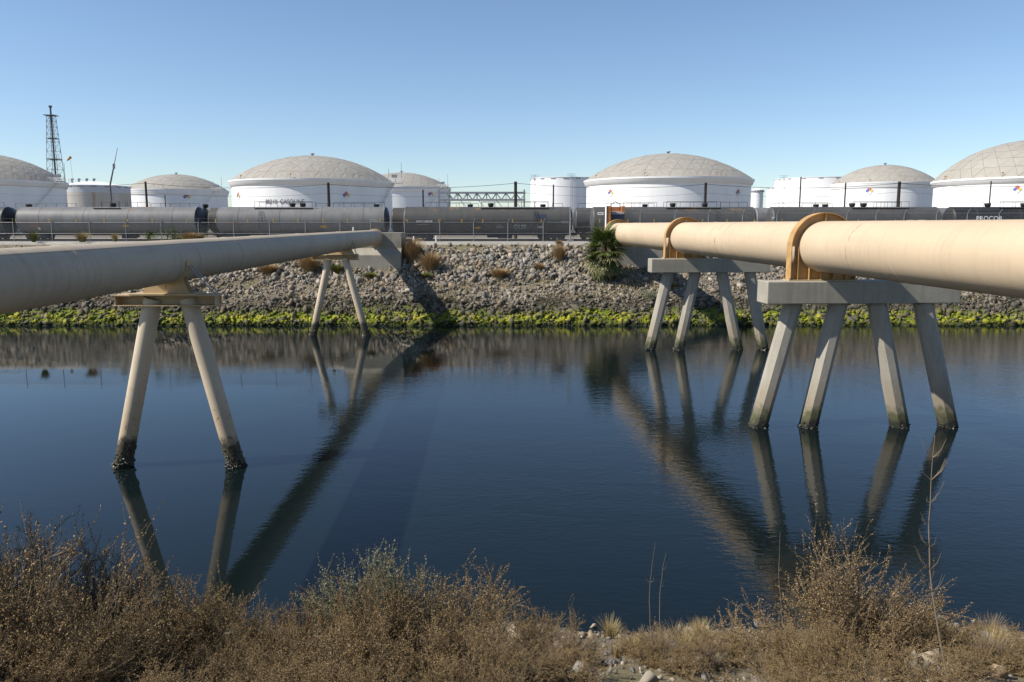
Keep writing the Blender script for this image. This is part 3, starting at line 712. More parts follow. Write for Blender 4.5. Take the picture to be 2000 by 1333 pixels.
    for (cxp, cyp, w, h, mt, nm) in plates:
        z = Z_at(cyp, Y - CARR); patch(X(cxp) - w / 2, X(cxp) + w / 2, z - h / 2, z + h / 2, M[mt], nm)
    for (txt, cxp, cyp, h, w, mt, outl) in letters:
        me, co = text_mesh(txt, h, w, outl); z = Z_at(cyp, Y - CARR) + co[:, 1]
        y = Y - np.sqrt(np.maximum(0.01, (CARR + 0.02) ** 2 - (z - zc) ** 2)) - co[:, 2] - 0.01
        set_co(me, np.stack([X(cxp) + co[:, 0] - OFF[root.name].x, y - Y, z - CG], 1), M[mt])
        link('graffiti' if mt == 'graffiti' else 'lettering', me, root)
    return root
FY = CARY; BY = 106.5
tank_car(-325, 28, FY, M['car_dark'], 'black-ended tank car cut off by the left edge of the picture', head=M['car_black'], rails=[(-80, 18, 4)], seams=5)
tank_car(44, 398, FY, M['car_grey'], 'light grey tank car with orange lettering, whole car farthest left', head=M['head_shade'], platform=(195, 246), bowls=[226], rails=[(252, 300, 2)],
         strips=[50, 114, 165, 219, 264, 311, 377], letters=[('UTLX 951171', 87, 434.5, 0.24, 2.0, 'orange_letter', 0)],
         plates=[(258, 441.5, 0.75, 0.24, 'yellow_mark', 'warning_label'), (90, 447, 0.32, 0.26, 'white_letter', 'placard'), (325, 438, 0.7, 0.14, 'orange_rust', 'stencil_block'), (82, 440.5, 1.2, 0.05, 'orange_letter', 'stencil_line'), (84, 443, 1.0, 0.05, 'orange_letter', 'stencil_line')])
tank_car(428, 761, FY, M['car_grey'], 'light grey tank car with orange lettering and ladder, in front of the gasoline tank', head=M['head_shade'], platform=(505, 616), bowls=[574, 594], ladder=519, rails=[(655, 754, 5)],
         strips=[432, 494, 543, 590, 638, 685, 748], letters=[('UTLX 951882', 469, 436.5, 0.22, 2.0, 'orange_letter', 0)],
         plates=[(638, 443, 0.72, 0.24, 'yellow_mark', 'warning_label'), (465, 443, 0.6, 0.05, 'orange_letter', 'stencil_line'), (480, 443, 0.5, 0.05, 'orange_letter', 'stencil_line'), (734, 429, 0.9, 0.05, 'graffiti', 'stencil_line'), (736, 432.5, 1.0, 0.09, 'graffiti', 'stencil_line')])
tank_car(789, 1118, FY, M['car_dark'], 'dark grey tank car with white lettering and graffiti in the middle', platform=(941, 1070), bowls=[959], ladder=1045, rails=[(832, 920, 4)],
         strips=[799, 860, 904, 944, 1001, 1056], letters=[('NATX 400548', 832, 433, 0.25, 1.95, 'white_letter', 0), ('OLSE', 1016, 443.5, 0.46, 1.55, 'graffiti', 0.03), ('kSSo', 977, 443.5, 0.28, 0.85, 'graffiti', 0.03)],
         plates=[(934, 445.5, 0.66, 0.18, 'yellow_mark', 'warning_label'), (1056, 424, 1.25, 0.62, 'box_dark', 'painted_patch'), (1055, 444, 0.75, 0.20, 'graffiti', 'stencil_block'), (829, 439, 1.4, 0.04, 'graffiti', 'stencil_line'), (1101, 433, 0.9, 0.05, 'graffiti', 'stencil_line'), (1101, 436, 0.8, 0.05, 'graffiti', 'stencil_line')])
tank_car(1152, 1472, FY, M['car_dark'], 'dark grey tank car partly behind the palm and the orange frame', platform=(1297, 1401), bowls=[1312, 1374], ladder=1393, rails=[(1215, 1280, 4), (1403, 1455, 3)], strips=[1168, 1222, 1272, 1365, 1412, 1464])
tank_car(1497, 1827, FY, M['car_dark'], 'dark grey tank car with rust-stained top behind the nearer ring bracket', platform=(1655, 1763), bowls=[1660, 1682], ladder=1752, rails=[(1705, 1750, 3), (1515, 1610, 4)], strips=[1517, 1663, 1734, 1822], plates=[(1500, 425, 0.32, 0.08, 'white_letter', 'stencil_line'), (1499, 428, 0.26, 0.06, 'white_letter', 'stencil_line')])
tank_car(1845, 2190, FY, M['car_black'], 'near-black tank car with large white block letters at the right edge', platform=(1938, 2060), bowls=[1923, 1993], ladder=1955, rails=[(1894, 1912, 1)],
         letters=[('PROCOR', 1914, 427.0, 0.55, 3.15, 'white_letter', 0)])
G2 = 'tank cars on the rear track'
bt = CTOP + 0.02
tank_car(-290, 34, BY, M['car_grey'], 'grey tank car on the rear track seen in the leftmost gap', ztop=bt, detail=False, seams=2, group=G2)
tank_car(48, 409, BY, M['car_brown'], 'brownish tank car on the rear track behind the leftmost whole car', ztop=bt, rails=[(40, 158, 6), (302, 395, 5)], bowls=[63, 405], detail=True, seams=2, group=G2)
tank_car(413, 750, BY, M['car_brown'], 'brownish tank car on the rear track behind the ladder of the middle-left car', ztop=bt, rails=[(620, 735, 5)], bowls=[737], detail=True, seams=2, group=G2)
tank_car(765, 1103, BY, M['car_brown'], 'brown-grey tank car on the rear track behind the car with graffiti', ztop=bt, rails=[(878, 935, 4), (1078, 1098, 1)], bowls=[919, 1060], detail=True, seams=2, group=G2)
tank_car(1119, 1458, BY, M['car_dark'], 'dark tank car on the rear track right of the tall fence post', ztop=bt, rails=[(1128, 1170, 2), (1178, 1275, 5)], bowls=[1258], detail=True, seams=2, group=G2)
tank_car(1466, 1800, BY, M['car_grey'], 'grey tank car on the rear track behind the rust-stained car', ztop=bt, rails=[(1500, 1535, 2), (1560, 1620, 3)], bowls=[1590, 1608], detail=False, seams=2, group=G2)
tank_car(1808, 2140, BY, M['car_grey'], 'pale grey tank car on the rear track in the rightmost gap', ztop=bt, detail=False, seams=2, group=G2)

# ------------------------------------------------------------------ storage tanks
def tank_place(pl, pr, Yc):
    tl, tr = math.atan((pl - 1000) / 1567), math.atan((pr - 1000) / 1567); az = (tl + tr) / 2
    d = Yc / math.cos(az); return Vector((math.tan(az) * Yc, Yc, CG)), d * math.sin((tr - tl) / 2)
def shell_patch(root, c, R, pxs, py, mats, size, nm='hazard_sign', digits=True):
    """a hazard diamond of four small diamonds on the shell"""
    az = math.atan((pxs - 1000) / 1567); dv = Vector((math.sin(az), math.cos(az), 0)); cc = Vector((c.x, c.y, 0))
    bq = dv.dot(cc); disc = bq * bq - (cc.length_squared - R * R)
    if disc < 0: return
    hit = dv * (bq - math.sqrt(disc)); nrm = (hit - cc).normalized(); a0 = math.atan2(nrm.y, nrm.x); z0 = Z_at(py, hit.y, 1000)
    def pt(u, v, o): a = a0 + u / R; return (c.x + (R + o) * math.cos(a), c.y + (R + o) * math.sin(a), z0 + v)
    m0 = MB(); s = size * 1.12; m0.add([pt(-s, 0, .05), pt(0, -s, .05), pt(s, 0, .05), pt(0, s, .05)], [(0, 1, 2, 3)])
    sg = m0.build(nm, M['white_letter'], root); h = size / 2
    for (u, v, mt, dg) in ((-h, 0, 'sign_blue', '1'), (0, h, 'sign_red', '3'), (h, 0, 'sign_yellow', '0'), (0, -h, 'white_letter', '')):
        k = h * 0.94
        m = MB().add([pt(u - k, v, .09), pt(u, v - k, .09), pt(u + k, v, .09), pt(u, v + k, .09)], [(0, 1, 2, 3)]); m.build('diamond', M[mt], sg)
        if dg:
            me, co = text_mesh(dg, h * 0.9); W = np.array([pt(u + a, v + b, .14) for a, b in co[:, :2]]) - np.array(OFF[root.name]); set_co(me, W, M['white_letter']); link('digit', me, sg)
def kewitt(N, n6=6):
    """rings 0..N with n6*i nodes; returns list of triangles as node keys (ring, index)"""
    tris = []
    for i in range(N):
        for s in range(n6):
            for k in range(i + 1):
                a = (i, (s * i + k) % max(1, n6 * i)) if i else (0, 0)
                o0 = (i + 1, (s * (i + 1) + k) % (n6 * (i + 1))); o1 = (i + 1, (s * (i + 1) + k + 1) % (n6 * (i + 1)))
                tris.append((a, o0, o1))
                if k < i:
                    b = (i, (s * i + k + 1) % (n6 * i)); tris.append((a, o1, b))
    return tris
def domed_tank(pl, pr, Yc, yeave, apex, label, N=7, signs=(), girder=True, phase=0.2, stairs=None):
    c, R = tank_place(pl + 3, pr - 3, Yc); Rd = R * 1.03
    ze = Z_at(yeave, Yc); za = Z_at(apex, Yc)
    root = thing('domed_storage_tank', c, label, 'storage tank', 'domed storage tanks')
    sh = MB(); sh.revolve((c.x, c.y, 0), (0, 0, 1), [(CG, R), ((CG + ze) / 2, R), (ze - 0.2, R)], 120); shell = sh.build('shell', M['tank_white'], root, smooth=30)
    g = MB(); g.revolve((c.x, c.y, 0), (0, 0, 1), [(ze - 0.0062 * Yc - 0.25, R + 0.01), (ze - 0.0062 * Yc, Rd * 0.5 + R * 0.5), (ze - 0.45, Rd + 0.06), (ze - 0.40, Rd + 0.14), (ze + 0.02, Rd + 0.16), (ze + 0.06, Rd - 0.4)], 120); g.build('eave_ring', M['tank_white'], root, smooth=30)
    if girder and False:
        zg = ze - 2.0
        g = MB(); g.revolve((c.x, c.y, 0), (0, 0, 1), [(zg - 0.10, R + 0.01), (zg - 0.08, R + 0.9), (zg + 0.06, R + 0.9), (zg + 0.08, R + 0.01)], 120); g.build('wind_girder', M['tank_white'], root, smooth=30)
    rise = za - ze; Rs = (Rd * Rd + rise * rise) / (2 * rise); zc = za - Rs; amax = math.asin(min(1, Rd / Rs))
    def node(q, o=0.0):
        i, k = q; ph = amax * i / N; th = 2 * math.pi * (k / max(1, 6 * i)) + phase
        return Vector((c.x + (Rs + o) * math.sin(ph) * math.cos(th), c.y + (Rs + o) * math.sin(ph) * math.sin(th), zc + (Rs + o) * math.cos(ph)))
    base = MB(); tris = kewitt(N)
    for t in tris: base.add([node(q, -0.10) for q in t], [(0, 1, 2)])
    dm = base.build('dome', M['dome_seam'], root)
    tocam = Vector((-c.x, -c.y, 0)).normalized(); rr = random.Random(int(pl) + 5)
    for t in tris:
        p = [node(q) for q in t]; ctr = (p[0] + p[1] + p[2]) / 3
        if (ctr - Vector((c.x, c.y, ctr.z))).dot(tocam) < -0.45 * Rd or abs(ctr.x / ctr.y) > 0.70: continue
        nn = (p[1] - p[0]).cross(p[2] - p[0]).normalized(); nn = nn if nn.z > 0 else -nn
        q = [ctr + (v - ctr) * 0.979 + nn * rr.uniform(-0.03, 0.04) for v in p]; lo = [v - nn * 0.12 for v in q]
        top = ctr + nn * 0.07
        MB().add(q + lo + [top], [(0, 1, 6), (1, 2, 6), (2, 0, 6), (0, 3, 4, 1), (1, 4, 5, 2), (2, 5, 3, 0)]).build('roof_panel', M['dome_panel'], dm)
    v = MB(); v.tube((c.x, c.y, za - 0.1), (c.x, c.y, za + 0.55), 0.35, 0.30, 12); v.tube((c.x, c.y, za + 0.5), (c.x, c.y, za + 0.7), 0.75, 0.5, 12); v.build('roof_vent', M['truss_grey'], root)
    for (sx, sy) in signs: shell_patch(root, c, R, sx, sy, None, 0.0047 * Yc)
    if stairs:     # platform, railing and masts at the rim
        ang = math.atan2(tocam.y, tocam.x) + stairs; bx, by = c.x + (Rd + 0.6) * math.cos(ang), c.y + (Rd + 0.6) * math.sin(ang)
        m = MB().box(bx - 2.2, bx + 2.2, by - 1.2, by + 1.2, ze - 0.3, ze - 0.15)
        for dx in np.linspace(-2.2, 2.2, 6):
            for dy in (-1.2, 1.2): m.tube((bx + dx, by + dy, ze - 0.2), (bx + dx, by + dy, ze + 1.0), 0.05, None, 5)
        for hz in (0.45, 1.0):
            for dy in (-1.2, 1.2): m.tube((bx - 2.2, by + dy, ze + hz), (bx + 2.2, by + dy, ze + hz), 0.05, None, 5)
        m.build('gauger_platform', M['white_steel'], root)
        q = MB()
        for dx, hh in ((-1.5, 3.5), (1.9, 5.0), (0.4, 2.2)): q.tube((bx + dx, by, ze - 0.2), (bx + dx, by, ze + hh), 0.06, None, 5)
        q.box(bx - 0.7, bx + 0.7, by - .3, by + .3, ze + 1.2, ze + 2.0); q.build('rim_instruments', M['truss_grey'], root)
        l = MB(); st = 26
        for k in range(st):   # spiral stair up the shell
            a = ang + (k - st) * 0.028; z = CG + (ze - CG) * k / st; l.tube((c.x + (R + 0.02) * math.cos(a), c.y + (R + 0.02) * math.sin(a), z), (c.x + (R + 1.0) * math.cos(a), c.y + (R + 1.0) * math.sin(a), z), 0.12, None, 4)
        l.path([(c.x + (R + 1.0) * math.cos(ang + (k - st) * 0.028), c.y + (R + 1.0) * math.sin(ang + (k - st) * 0.028), CG + (ze - CG) * k / st + 1.0) for k in range(st + 1)], 0.06, 5)
        l.build('spiral_stair', M['white_steel'], root)
    # small fittings standing on the eave
    for da in (-0.95, -0.25, 0.55):
        a = math.atan2(tocam.y, tocam.x) + da; x, y = c.x + Rd * math.cos(a), c.y + Rd * math.sin(a)
        f = MB().tube((x, y, ze - 0.1), (x, y, ze + 0.9), 0.05, None, 6).obox((x + 0.12, y, ze + 0.9), (0.2, 0, 0), (0, 0.1, 0), (0, 0, 0.1)); f.build('roof_fitting', M['orange_rust'], root)
    return root, c, R, ze
domed_tank(-205, 141, 215, 356.5, 300, 'domed white tank cut off by the left edge of the picture', signs=(), girder=False, stairs=0.95, phase=0.10)
domed_tank(247, 452, 330, 373, 341, 'small far domed tank between the rusty tank and the gasoline tank', N=6, signs=[(370, 385)], stairs=0.8)
rt, tc, tR, tze = domed_tank(454, 771, 220, 357, 305, 'large domed white tank lettered gasoline, left of centre', signs=[(470, 383), (679, 382)], stairs=1.25, phase=0.32)
me, co = text_mesh('80210  GASOLINE', 1.15, 10.0)
az = math.atan((558 - 1000) / 1567); zz = Z_at(394.5, 200); a0 = math.atan2(-tc.y, -tc.x) - (558 - 612.5) / 157.0 * -1.0
W = []
dv = Vector((math.sin(az), math.cos(az), 0)); cc = Vector((tc.x, tc.y, 0)); bq = dv.dot(cc); hit = dv * (bq - math.sqrt(bq * bq - (cc.length_squared - tR * tR))); a0 = math.atan2(hit.y - tc.y, hit.x - tc.x)
for u, v, _ in co: a = a0 + u / tR; W.append((tc.x + (tR + .06) * math.cos(a), tc.y + (tR + .06) * math.sin(a), zz + v))
set_co(me, np.array(W) - np.array(OFF[rt.name]), M['dark_letter']); link('lettering', me, rt)
domed_tank(690, 882, 330, 368, 337.5, 'small far domed tank half hidden behind the gasoline tank', N=6, signs=[(843, 380)], stairs=0.9, phase=0.5)
domed_tank(1141, 1466, 220, 354, 301, 'large domed white tank above the right pipeline, right of centre', signs=[(1191, 377), (1438, 377)], stairs=None, phase=0.05)
domed_tank(1615, 1828, 300, 360, 322.5, 'mid-sized domed tank partly behind the tank at the right edge', N=6, signs=[(1692, 373)], stairs=None, phase=0.6)
domed_tank(1812, 2210, 190, 353, 274, 'largest domed white tank cut off by the right edge of the picture', signs=[(1978, 370)], stairs=None, phase=0.15)

def flat_tank(pl, pr, Yc, ytop, label, mat='tank_white', cone=0.6, vents=(), ladders=()):
    c, R = tank_place(pl, pr, Yc); zt = Z_at(ytop, Yc)
    root = thing('flat_storage_tank', c, label, 'storage tank', 'flat-topped storage tanks')
    sh = MB(); sh.revolve((c.x, c.y, 0), (0, 0, 1), [(CG, R), ((CG + zt) / 2, R), (zt, R)], 90); sh.build('shell', M[mat], root, smooth=30)
    rf = MB(); rf.revolve((c.x, c.y, 0), (0, 0, 1), [(zt - 0.15, R + 0.12), (zt + 0.05, R + 0.14), (zt + 0.08, R), (zt + cone, R * 0.3), (zt + cone * 1.15, 0.02)], 90); rf.build('roof', M['tank_white'], root, smooth=30)
    for vx in vents:
        x = (vx - 1000) / 1567 * Yc; v = MB().tube((x, c.y, zt), (x, c.y, zt + cone + 0.7), 0.35, None, 8).tube((x, c.y, zt + cone + 0.7), (x, c.y, zt + cone + 1.2), 0.7, 0.5, 8); v.build('roof_vent', M['truss_grey'], root)
    for lx in ladders:
        az = math.atan((lx - 1000) / 1567); dv = Vector((math.sin(az), math.cos(az), 0)); cc = Vector((c.x, c.y, 0)); bq = dv.dot(cc); d = bq * bq - (cc.length_squared - R * R)
        if d < 0: continue
        h = dv * (bq - math.sqrt(d) - 0.4); l = MB().tube((h.x - .25, h.y, CG), (h.x - .25, h.y, zt + 1.1), 0.06, None, 5).tube((h.x + .25, h.y, CG), (h.x + .25, h.y, zt + 1.1), 0.06, None, 5)
        for z in np.arange(zt - 0.2, zt + 1.3, 0.6): l.tube((h.x - 1.6, h.y + .3, z), (h.x + 1.6, h.y + .3, z), 0.06, None, 5)
        l.build('ladder', M['truss_grey'], root)
    for k in range(9):
        a = math.atan2(-c.y, -c.x) + (k - 4) * 0.35; x, y = c.x + (R + .05) * math.cos(a), c.y + (R + .05) * math.sin(a)
        MB().obox((x, y, zt - 0.35), (math.sin(a) * 0.8, -math.cos(a) * 0.8, 0), (math.cos(a) * .06, math.sin(a) * .06, 0), (0, 0, 0.22)).build('overflow_vent', M['truss_grey'], root)
    return root
flat_tank(1036, 1172, 290, 350, 'white flat-topped tank right of the steel truss', ladders=[1044, 1115])
flat_tank(1507, 1690, 330, 350.5, 'white flat-topped tank left of the mid-sized domed tank', ladders=[1526])
flat_tank(1493, 1560, 372, 367, 'low white flat-topped tank just left of the taller flat one')
flat_tank(118, 262, 280, 364.5, 'rust-streaked tank with a shallow white cone roof', mat='rusty_tank', cone=1.5, vents=(150, 163, 178, 192))
flat_tank(1463, 1487, 250, 372, 'small grey-white tank beside the large domed tank', mat='tank_white')

# ------------------------------------------------------------------ steel structures in the yard
Yt = 150.0
tr = thing('pipe_rack_truss', (X_at(942, Yt), Yt, CG), 'grey steel truss walkway between the far domed tank and the flat white tank', 'truss')
xl, xr = X_at(856, Yt), X_at(1026, Yt); z1, z0 = Z_at(376, Yt), Z_at(390, Yt)
for dy in (0, 2.4):
    MB().box(xl, xr, Yt + dy - .12, Yt + dy + .12, z1 - .2, z1 + .1).build('chord', M['truss_grey'], tr)
    MB().box(xl, xr, Yt + dy - .12, Yt + dy + .12, z0 - .2, z0 + .1).build('chord', M['truss_grey'], tr)
    n = 9
    for k in range(n):
        xa = xl + (xr - xl) * (k + 0.5 * 0) / n; xb = xl + (xr - xl) * (k + 1) / n; xm = (xa + xb) / 2
        if k >= 1:
            MB().tube((xa, Yt + dy, z1 - .1), (xm, Yt + dy, z0), 0.09, None, 5).build('diagonal', M['truss_grey'], tr)
            MB().tube((xm, Yt + dy, z0), (xb, Yt + dy, z1 - .1), 0.09, None, 5).build('diagonal', M['truss_grey'], tr)
        MB().tube((xa, Yt + dy, z0), (xa, Yt + dy, z1), 0.06, None, 5).build('upright', M['truss_grey'], tr)
    for px in (857, 877, 1024): MB().box(X_at(px, Yt) - .13, X_at(px, Yt) + .13, Yt + dy - .13, Yt + dy + .13, CG, z1 + .5).build('post', M['truss_grey'], tr)
for k, px in enumerate((868, 900, 935, 970, 1005)): MB().tube((X_at(px, Yt), Yt, z0 - 0.2), (X_at(px + 10, Yt), Yt, z0 - 1.3), 0.06, None, 5).build('hanger', M['truss_grey'], tr)
# flare derrick
Yd = 360.0; base_z = CG
fl = thing('flare_derrick', (X_at(113, Yd), Yd, base_z), 'tall dark lattice tower with a flare stack at the upper left', 'tower')
def dpt(f, sx, sy):     # f 0 at ground, 1 at the upper platform
    p0, p1 = at(118, 438, Yd), at(103.5, 225, Yd); x0 = X_at(116, Yd); zt_ = Z_at(226, Yd, 104); xt = X_at(104.5, Yd, 226)
    zz = base_z + (zt_ - base_z) * f; xx = x0 + (xt - x0) * f * 0.15; w = 3.5 + (1.3 - 3.5) * f
    return Vector((xx + sx * w, Yd + sy * w, zz))
for sx in (-1, 1):
    for sy in (-1, 1): MB().tube(dpt(0, sx, sy), dpt(1, sx, sy), 0.14, 0.11, 6).build('leg', M['lattice_steel'], fl)
lv = [0, .09, .18, .27, .36, .45, .53, .61, .69, .77, .84, .90, .95, 1.0]; m = MB()
for a, b in zip(lv, lv[1:]):
    for (p, q) in (((-1, -1), (1, -1)), ((1, -1), (1, 1)), ((1, 1), (-1, 1)), ((-1, 1), (-1, -1))):
        m.tube(dpt(a, *p), dpt(b, *q), 0.05, None, 4); m.tube(dpt(b, *p), dpt(a, *q), 0.05, None, 4); m.tube(dpt(b, *p), dpt(b, *q), 0.05, None, 4)
m.build('bracing', M['lattice_steel'], fl)
ctop = (dpt(1, -1, -1) + dpt(1, 1, 1)) / 2; cbot = (dpt(0, -1, -1) + dpt(0, 1, 1)) / 2
MB().tube(cbot, ctop + Vector((0, 0, 3.4)), 0.42, 0.36, 12).build('flare_stack', M['lattice_steel'], fl)
MB().tube(ctop + Vector((0, 0, 3.4)), ctop + Vector((0, 0, 4.2)), 0.75, 0.7, 12).build('flare_tip', M['lattice_steel'], fl)
for f_, w_ in ((1.0, 2.2), (0.80, 1.9), (0.62, 2.3), (0.38, 2.8)):
    cc_ = (dpt(f_, -1, -1) + dpt(f_, 1, 1)) / 2; MB().box(cc_.x - w_, cc_.x + w_, cc_.y - w_, cc_.y + w_, cc_.z - .15, cc_.z + .15).build('platform', M['lattice_steel'], fl)
# windsock
Yw = 235.0; p = at(136, 312, Yw)
ws = thing('windsock', (p.x + 0.3, Yw, CG), 'orange windsock on a thin mast right of the lattice tower', 'windsock')
MB().tube((p.x + 0.9, Yw, CG), (p.x + 0.2, Yw, p.z + 0.8), 0.07, 0.05, 6).build('mast', M['white_steel'], ws)
q0, q1 = at(138, 307, Yw), at(131, 314, Yw); MB().revolve(q0, q1 - q0, [(0, .42), (0.5 * (q1 - q0).length, .32), ((q1 - q0).length, .18)], 14).build('sock', M['windsock_cloth'], ws, smooth=40)
# crane
Yk = 190.0; a_, b_, c_ = at(229.5, 289, Yk), at(215, 362, Yk), at(217.5, 388, Yk)
cr = thing('crane', (c_.x, Yk, CG), 'slim telescopic crane boom leaning against the sky at left', 'crane')
MB().tube(b_, (a_ + b_) / 2, 0.20, 0.16, 8).build('boom', M['lattice_steel'], cr)
MB().tube((a_ + b_) / 2, a_, 0.11, 0.06, 8).build('boom_tip', M['truss_grey'], cr); MB().tube((a_ + b_) / 2 - Vector((0, 0, .5)), (a_ + b_) / 2 + Vector((0, 0, .6)), 0.3, None, 8).build('boom_joint', M['truss_grey'], cr)
MB().tube((c_.x, Yk, CG), b_, 0.2, None, 8).build('mast', M['lattice_steel'], cr)

# utility poles and cables
PY = 118.0
poles = [(284, 355, .13), (641, 357, .17), (1007, 355, .19), (1378.5, 357, .17), (1757, 355, .19), (2130, 352, .17), (-75, 352, .15)]
tops = {}
plab = {284: 'dark utility pole in front of the small far domed tank at left', 641: 'dark utility pole in front of the gasoline tank', 1007: 'dark utility pole at the right end of the steel truss', 1378.5: 'dark utility pole in front of the large tank right of centre', 1757: 'dark brown utility pole in front of the mid-sized domed tank', 2130: 'utility pole beyond the right edge', -75: 'utility pole beyond the left edge'}
for (px, py, r) in poles:
    p = at(px, py, PY); tops[px] = p
    o = MB().tube((p.x, PY, CG - 0.2), p, r * 1.4, r * 1.15, 10).tube((p.x - 0.25, PY - r, p.z - 0.25), (p.x + 0.25, PY - r, p.z - 0.25), 0.04, None, 5)
    tag(o.build('utility_pole', M['pole_wood'], origin=(p.x, PY, CG)), plab[px], 'pole', 'utility poles along the tracks')
order = sorted(tops)
for i, (a, b) in enumerate(zip(order, order[1:])):
    pa, pb = tops[a] - Vector((0, 0.25, 0.25)), tops[b] - Vector((0, 0.25, 0.25)); sag = 0.62
    for j, (dz, rr_) in enumerate(((0, 0.03), (-1.25, 0.014))):
        pts = [pa.lerp(pb, t) - Vector((0, 0, sag * 4 * t * (1 - t) - dz)) for t in np.linspace(0, 1, 17)]
        tag(MB().path(pts, rr_, 5).build('overhead_cable', M['black_steel'], origin=pa), '%s overhead cable spanning %s' % ('thick upper' if j == 0 else 'thin lower', ['from the left edge to the first pole', 'from the first pole to the gasoline tank pole', 'from the gasoline tank pole to the truss pole', 'from the truss pole to the pole right of centre', 'between the two poles right of centre', 'from the brown pole to the right edge'][i]), 'cable', 'overhead cables')
for (px, py, r, lab) in ((1081, 361, .09, 'thin dark pole in front of the flat tank right of the truss'), (1652, 357, .10, 'thin dark pole in front of the left side of the mid-sized domed tank'), (1564.5, 346, .09, 'thin tall pole in front of the flat tank at right'), (826, 371, .10, 'short dark pole in front of the half-hidden domed tank'), (322, 381, .06, 'short thin post left of the first utility pole'), (1936, 354, .08, 'thin grey pole in front of the tank at the right edge')):
    p = at(px, py, 107); tag(MB().tube((p.x, 107, CG), p, r * 1.15, r, 8).build('slim_pole', M['pole_wood'], origin=(p.x, 107, CG)), lab, 'pole', 'thin poles in the yard')

# ------------------------------------------------------------------ fence
FEN = 80.0
def fence(pxs, ytop, yrails, arm, label, h_mesh, name='chain_link_fence'):
    xs = [X_at(p, FEN) for p in pxs]; zt = Z_at(ytop, FEN)
    root = thing(name, ((xs[0] + xs[-1]) / 2, FEN, YARD), label, 'fence', 'chain link fences')
    for k, x in enumerate(xs):
        m = MB().tube((x, FEN, YARD - .1), (x, FEN, zt), 0.038, None, 7)
        if arm: m.tube((x, FEN, zt - .02), (x + 0.16, FEN - 0.22, zt + 0.38), 0.026, None, 6)
        m.build('post', M['galvanised'], root)
    for yr in yrails:
        z = Z_at(yr, FEN); MB().tube((xs[0], FEN - .03, z), (xs[-1], FEN - .03, z), 0.017, None, 6).build('rail', M['galvanised'], root)
    if arm:
        for j in (0.15, 0.9): MB().tube((xs[0] + .16 * j, FEN - .22 * j, zt + .38 * j), (xs[-1] + .16 * j, FEN - .22 * j, zt + .38 * j), 0.004, None, 4).build('barbed_wire', M['wire'], root)
    z0, z1 = YARD + 0.05, zt - 0.02; hh = z1 - z0
    for xa, xb in zip(xs, xs[1:]):
        m = MB(); w = xb - xa; sp = 0.125; hw = 0.0044
        for sgn in (1, -1):
            t = -hh
            while t < w:
                lo, hi = max(0, t), min(w, t + hh)
                if hi > lo + 0.02:
                    xA, xB, zA, zB = lo, hi, lo - t, hi - t
                    if sgn < 0: xA, xB = w - lo, w - hi
                    d = hw * 1.41; yy = FEN + (0.006 if sgn > 0 else -0.006)
                    m.add([(xa + xA, yy, z0 + zA - d), (xa + xA, yy, z0 + zA + d), (xa + xB, yy, z0 + zB + d), (xa + xB, yy, z0 + zB - d)], [(0, 1, 2, 3)])
                t += sp
        m.build('wire_mesh', M['wire'], root)
    return root
fence([-48, 25, 100, 174, 245, 314, 387, 456, 526, 596, 664, 724, 790, 859, 925, 992, 1061, 1113], 434.5, (435, 456.5), True, 'long chain link fence with angled post tops along the left tracks', 1.7)
fence([1114.5, 1183, 1250, 1318, 1383, 1450, 1517, 1586, 1653, 1710, 1765, 1828, 1888, 1950, 2015], 416.5, (417, 444), True, 'taller chain link fence with angled post tops behind the right pipeline', 2.7)
gp = MB().tube((X_at(1114, FEN - .12), FEN - .12, YARD), at(1114, 405, FEN - .12), 0.06, None, 8).box(X_at(1110, FEN) - .1, X_at(1118, FEN) + .1, FEN - .35, FEN + .1, YARD + 0.02, YARD + 0.2)
tag(gp.build('terminal_post', M['galvanised'], origin=(X_at(1114, FEN), FEN, YARD)), 'thick tall grey fence post where the low and tall fences meet', 'post')
wsn = at(1173, 417.5, FEN - .1); tag(MB().box(wsn.x - .28, wsn.x + .28, FEN - .1, FEN - .07, wsn.z - .13, wsn.z + .13).build('fence_sign', M['white_letter'], origin=wsn), 'small white sign on the tall fence above the palm', 'sign')
so = bpy.data.objects['fence_sign']
for dz, w in ((0.05, .2), (-0.03, .22)): MB().box(wsn.x - w, wsn.x + w, FEN - .106, FEN - .102, wsn.z + dz - .025, wsn.z + dz + .025).build('printed_line', M['dark_letter'], so)
for px, py, hpx, lab in ((852, 474, 12, 'short white marker post by the kerb, right of the brown bushes'), (808, 474, 11, 'short white marker post half behind the brown bushes'), (690, 461, 16, 'white capped vent post beyond the end of the left pipeline')):
    Yb = 78.6; p = at(px, py, Yb); q = at(px, py - hpx, Yb)
    b = MB().tube((p.x, Yb, YARD - 0.25), q, 0.075, None, 10).tube(q, q + Vector((0, 0, .05)), 0.075, 0.02, 10); tag(b.build('marker_post', M['white_steel'], origin=(p.x, Yb, YARD)), lab, 'post', 'white marker posts')
